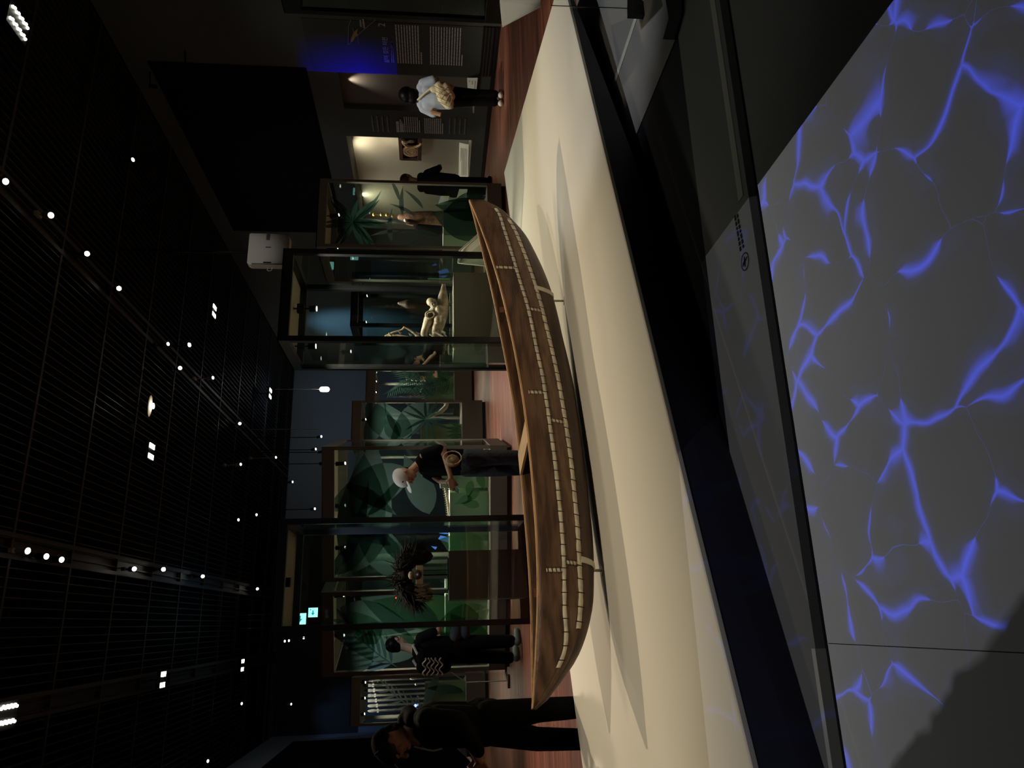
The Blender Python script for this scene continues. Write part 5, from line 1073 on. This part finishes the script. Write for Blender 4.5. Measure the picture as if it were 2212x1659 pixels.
# --- person in black coat behind the palm case
b_ = aty(950, 401, 12.2); hd = math.radians(20)
p5 = empty('person', (b_.x, b_.y, 0), hd, 'person in a dark coat bending forward, half hidden by the palm-printed case', 'person')
HC = V3((.17, 0, 1.60)); hs = .125; hu = (u*.93+f*.35).normalized(); hf = (f*.93-u*.35).normalized()
g = MB(); face(g, HC, hs, hf, r, hu); g.chain([(.10, 0, 1.36, .055), (.15, 0, 1.5, .055)]); g.chain([(0, 0, .9, .09), (.05, 0, 1.1, .09), (.12, 0, 1.25, .09)])
wL, wR = V3((.42, .12, 1.0)), V3((.42, -.12, .98)); g.chain([(.12, .16, 1.25, .04), (.16, .22, 1.05, .036), P4(wL, .025)]); g.chain([(.12, -.16, 1.25, .04), (.16, -.22, 1.05, .036), P4(wR, .025)])
g.chain([(0, .08, .9, .06), (0, .08, .08, .035)]); g.chain([(0, -.08, .9, .06), (.05, -.08, .08, .035)])
hand(g, wL, V3((.8, -.2, .1)), V3((0, -.5, -.5)), V3((0, 0, 1)), .17, .5); hand(g, wR, V3((.8, .2, .1)), V3((0, .5, -.5)), V3((0, 0, 1)), .17, .5)
g.build('body', 'skin', p5, remesh=.009)
body('coat', 'black_cloth2', p5, [[(-.02, 0, .66, .19), (0, 0, .95, .18), (.07, 0, 1.26, .15)], [(.08, -.13, 1.33, .08), (.08, .13, 1.33, .08)], [(.0, .1, .7, .14), (.08, .1, 1.2, .13)], [(.0, -.1, .7, .14), (.08, -.1, 1.2, .13)], [(.1, .19, 1.22, .075), (.15, .24, 1.06, .07), (.34, .15, 1.0, .055)], [(.1, -.19, 1.22, .075), (.15, -.24, 1.06, .07), (.34, -.15, .99, .055)]], .011)
body('trousers', 'black_cloth', p5, [[(0, .08, .75, .11), (0, .09, .12, .075)], [(0, -.08, .75, .11), (.05, -.09, .12, .075)]], .011)
for sd in (1, -1): body('shoe', 'black_cloth', p5, [[(-.05, sd*.09, .045, .042), (.16, sd*.09, .04, .04)]], .010)
Rh = Matrix((r, hf, hu)).transposed(); MB().ball(HC+hu*.22*hs-hf*.12*hs, hs*.98, (.82, .92, .86), Rh, 3).build('hair', 'hair_brown', p5, smooth=True)
# --- distant visitor with raised forearm
b_ = aty(890, 772, 14.2); hd = math.radians(190)
p6 = empty('person', (b_.x, b_.y, 0), hd, 'distant person in black with a raised bare forearm, seen through the crocodile case', 'person')
HC = V3((.08, 0, 1.49)); hs = .12
g = MB(); face(g, HC, hs, f, r, u); g.chain([(0, 0, 1.32, .05), (.03, 0, 1.42, .05)]); g.chain([(0, 0, .9, .1), (0, 0, 1.25, .1)])
wL, wR = V3((.26, .10, 1.33)), V3((.3, -.1, 1.05)); g.chain([(0, .17, 1.26, .042), (.05, .26, 1.08, .04), P4(wL, .027)]); g.chain([(0, -.17, 1.26, .042), (.05, -.24, 1.06, .038), P4(wR, .026)])
g.chain([(0, .08, .9, .06), (0, .08, .08, .035)]); g.chain([(0, -.08, .9, .06), (.05, -.08, .08, .035)])
hand(g, wL, V3((.4, -.4, .8)), V3((-.5, -.4, 0)), V3((-.3, 0, 1)), .17, .5); hand(g, wR, V3((.8, .2, .1)), V3((0, .5, -.5)), V3((0, 0, 1)), .17, .5)
g.build('body', 'skin_pale', p6, remesh=.009)
body('t_shirt', 'black_cloth', p6, [[(0, 0, .8, .15), (0, 0, 1.2, .135)], [(0, -.12, 1.26, .075), (0, .12, 1.26, .075)], [(0, .18, 1.24, .07), (.03, .24, 1.13, .065)], [(0, -.18, 1.24, .07), (.03, -.23, 1.12, .065)]], .011)
body('trousers', 'black_cloth2', p6, [[(0, .08, .8, .11), (0, .09, .12, .075)], [(0, -.08, .8, .11), (.05, -.09, .12, .075)]], .011)
for sd in (1, -1): body('shoe', 'black_cloth', p6, [[(-.05, sd*.09, .045, .042), (.16, sd*.09, .04, .04)]], .010)
MB().ball(HC+V3((-.015, 0, .03)), hs*.98, (.92, .85, .86), None, 3).build('hair', 'hair', p6, smooth=True)
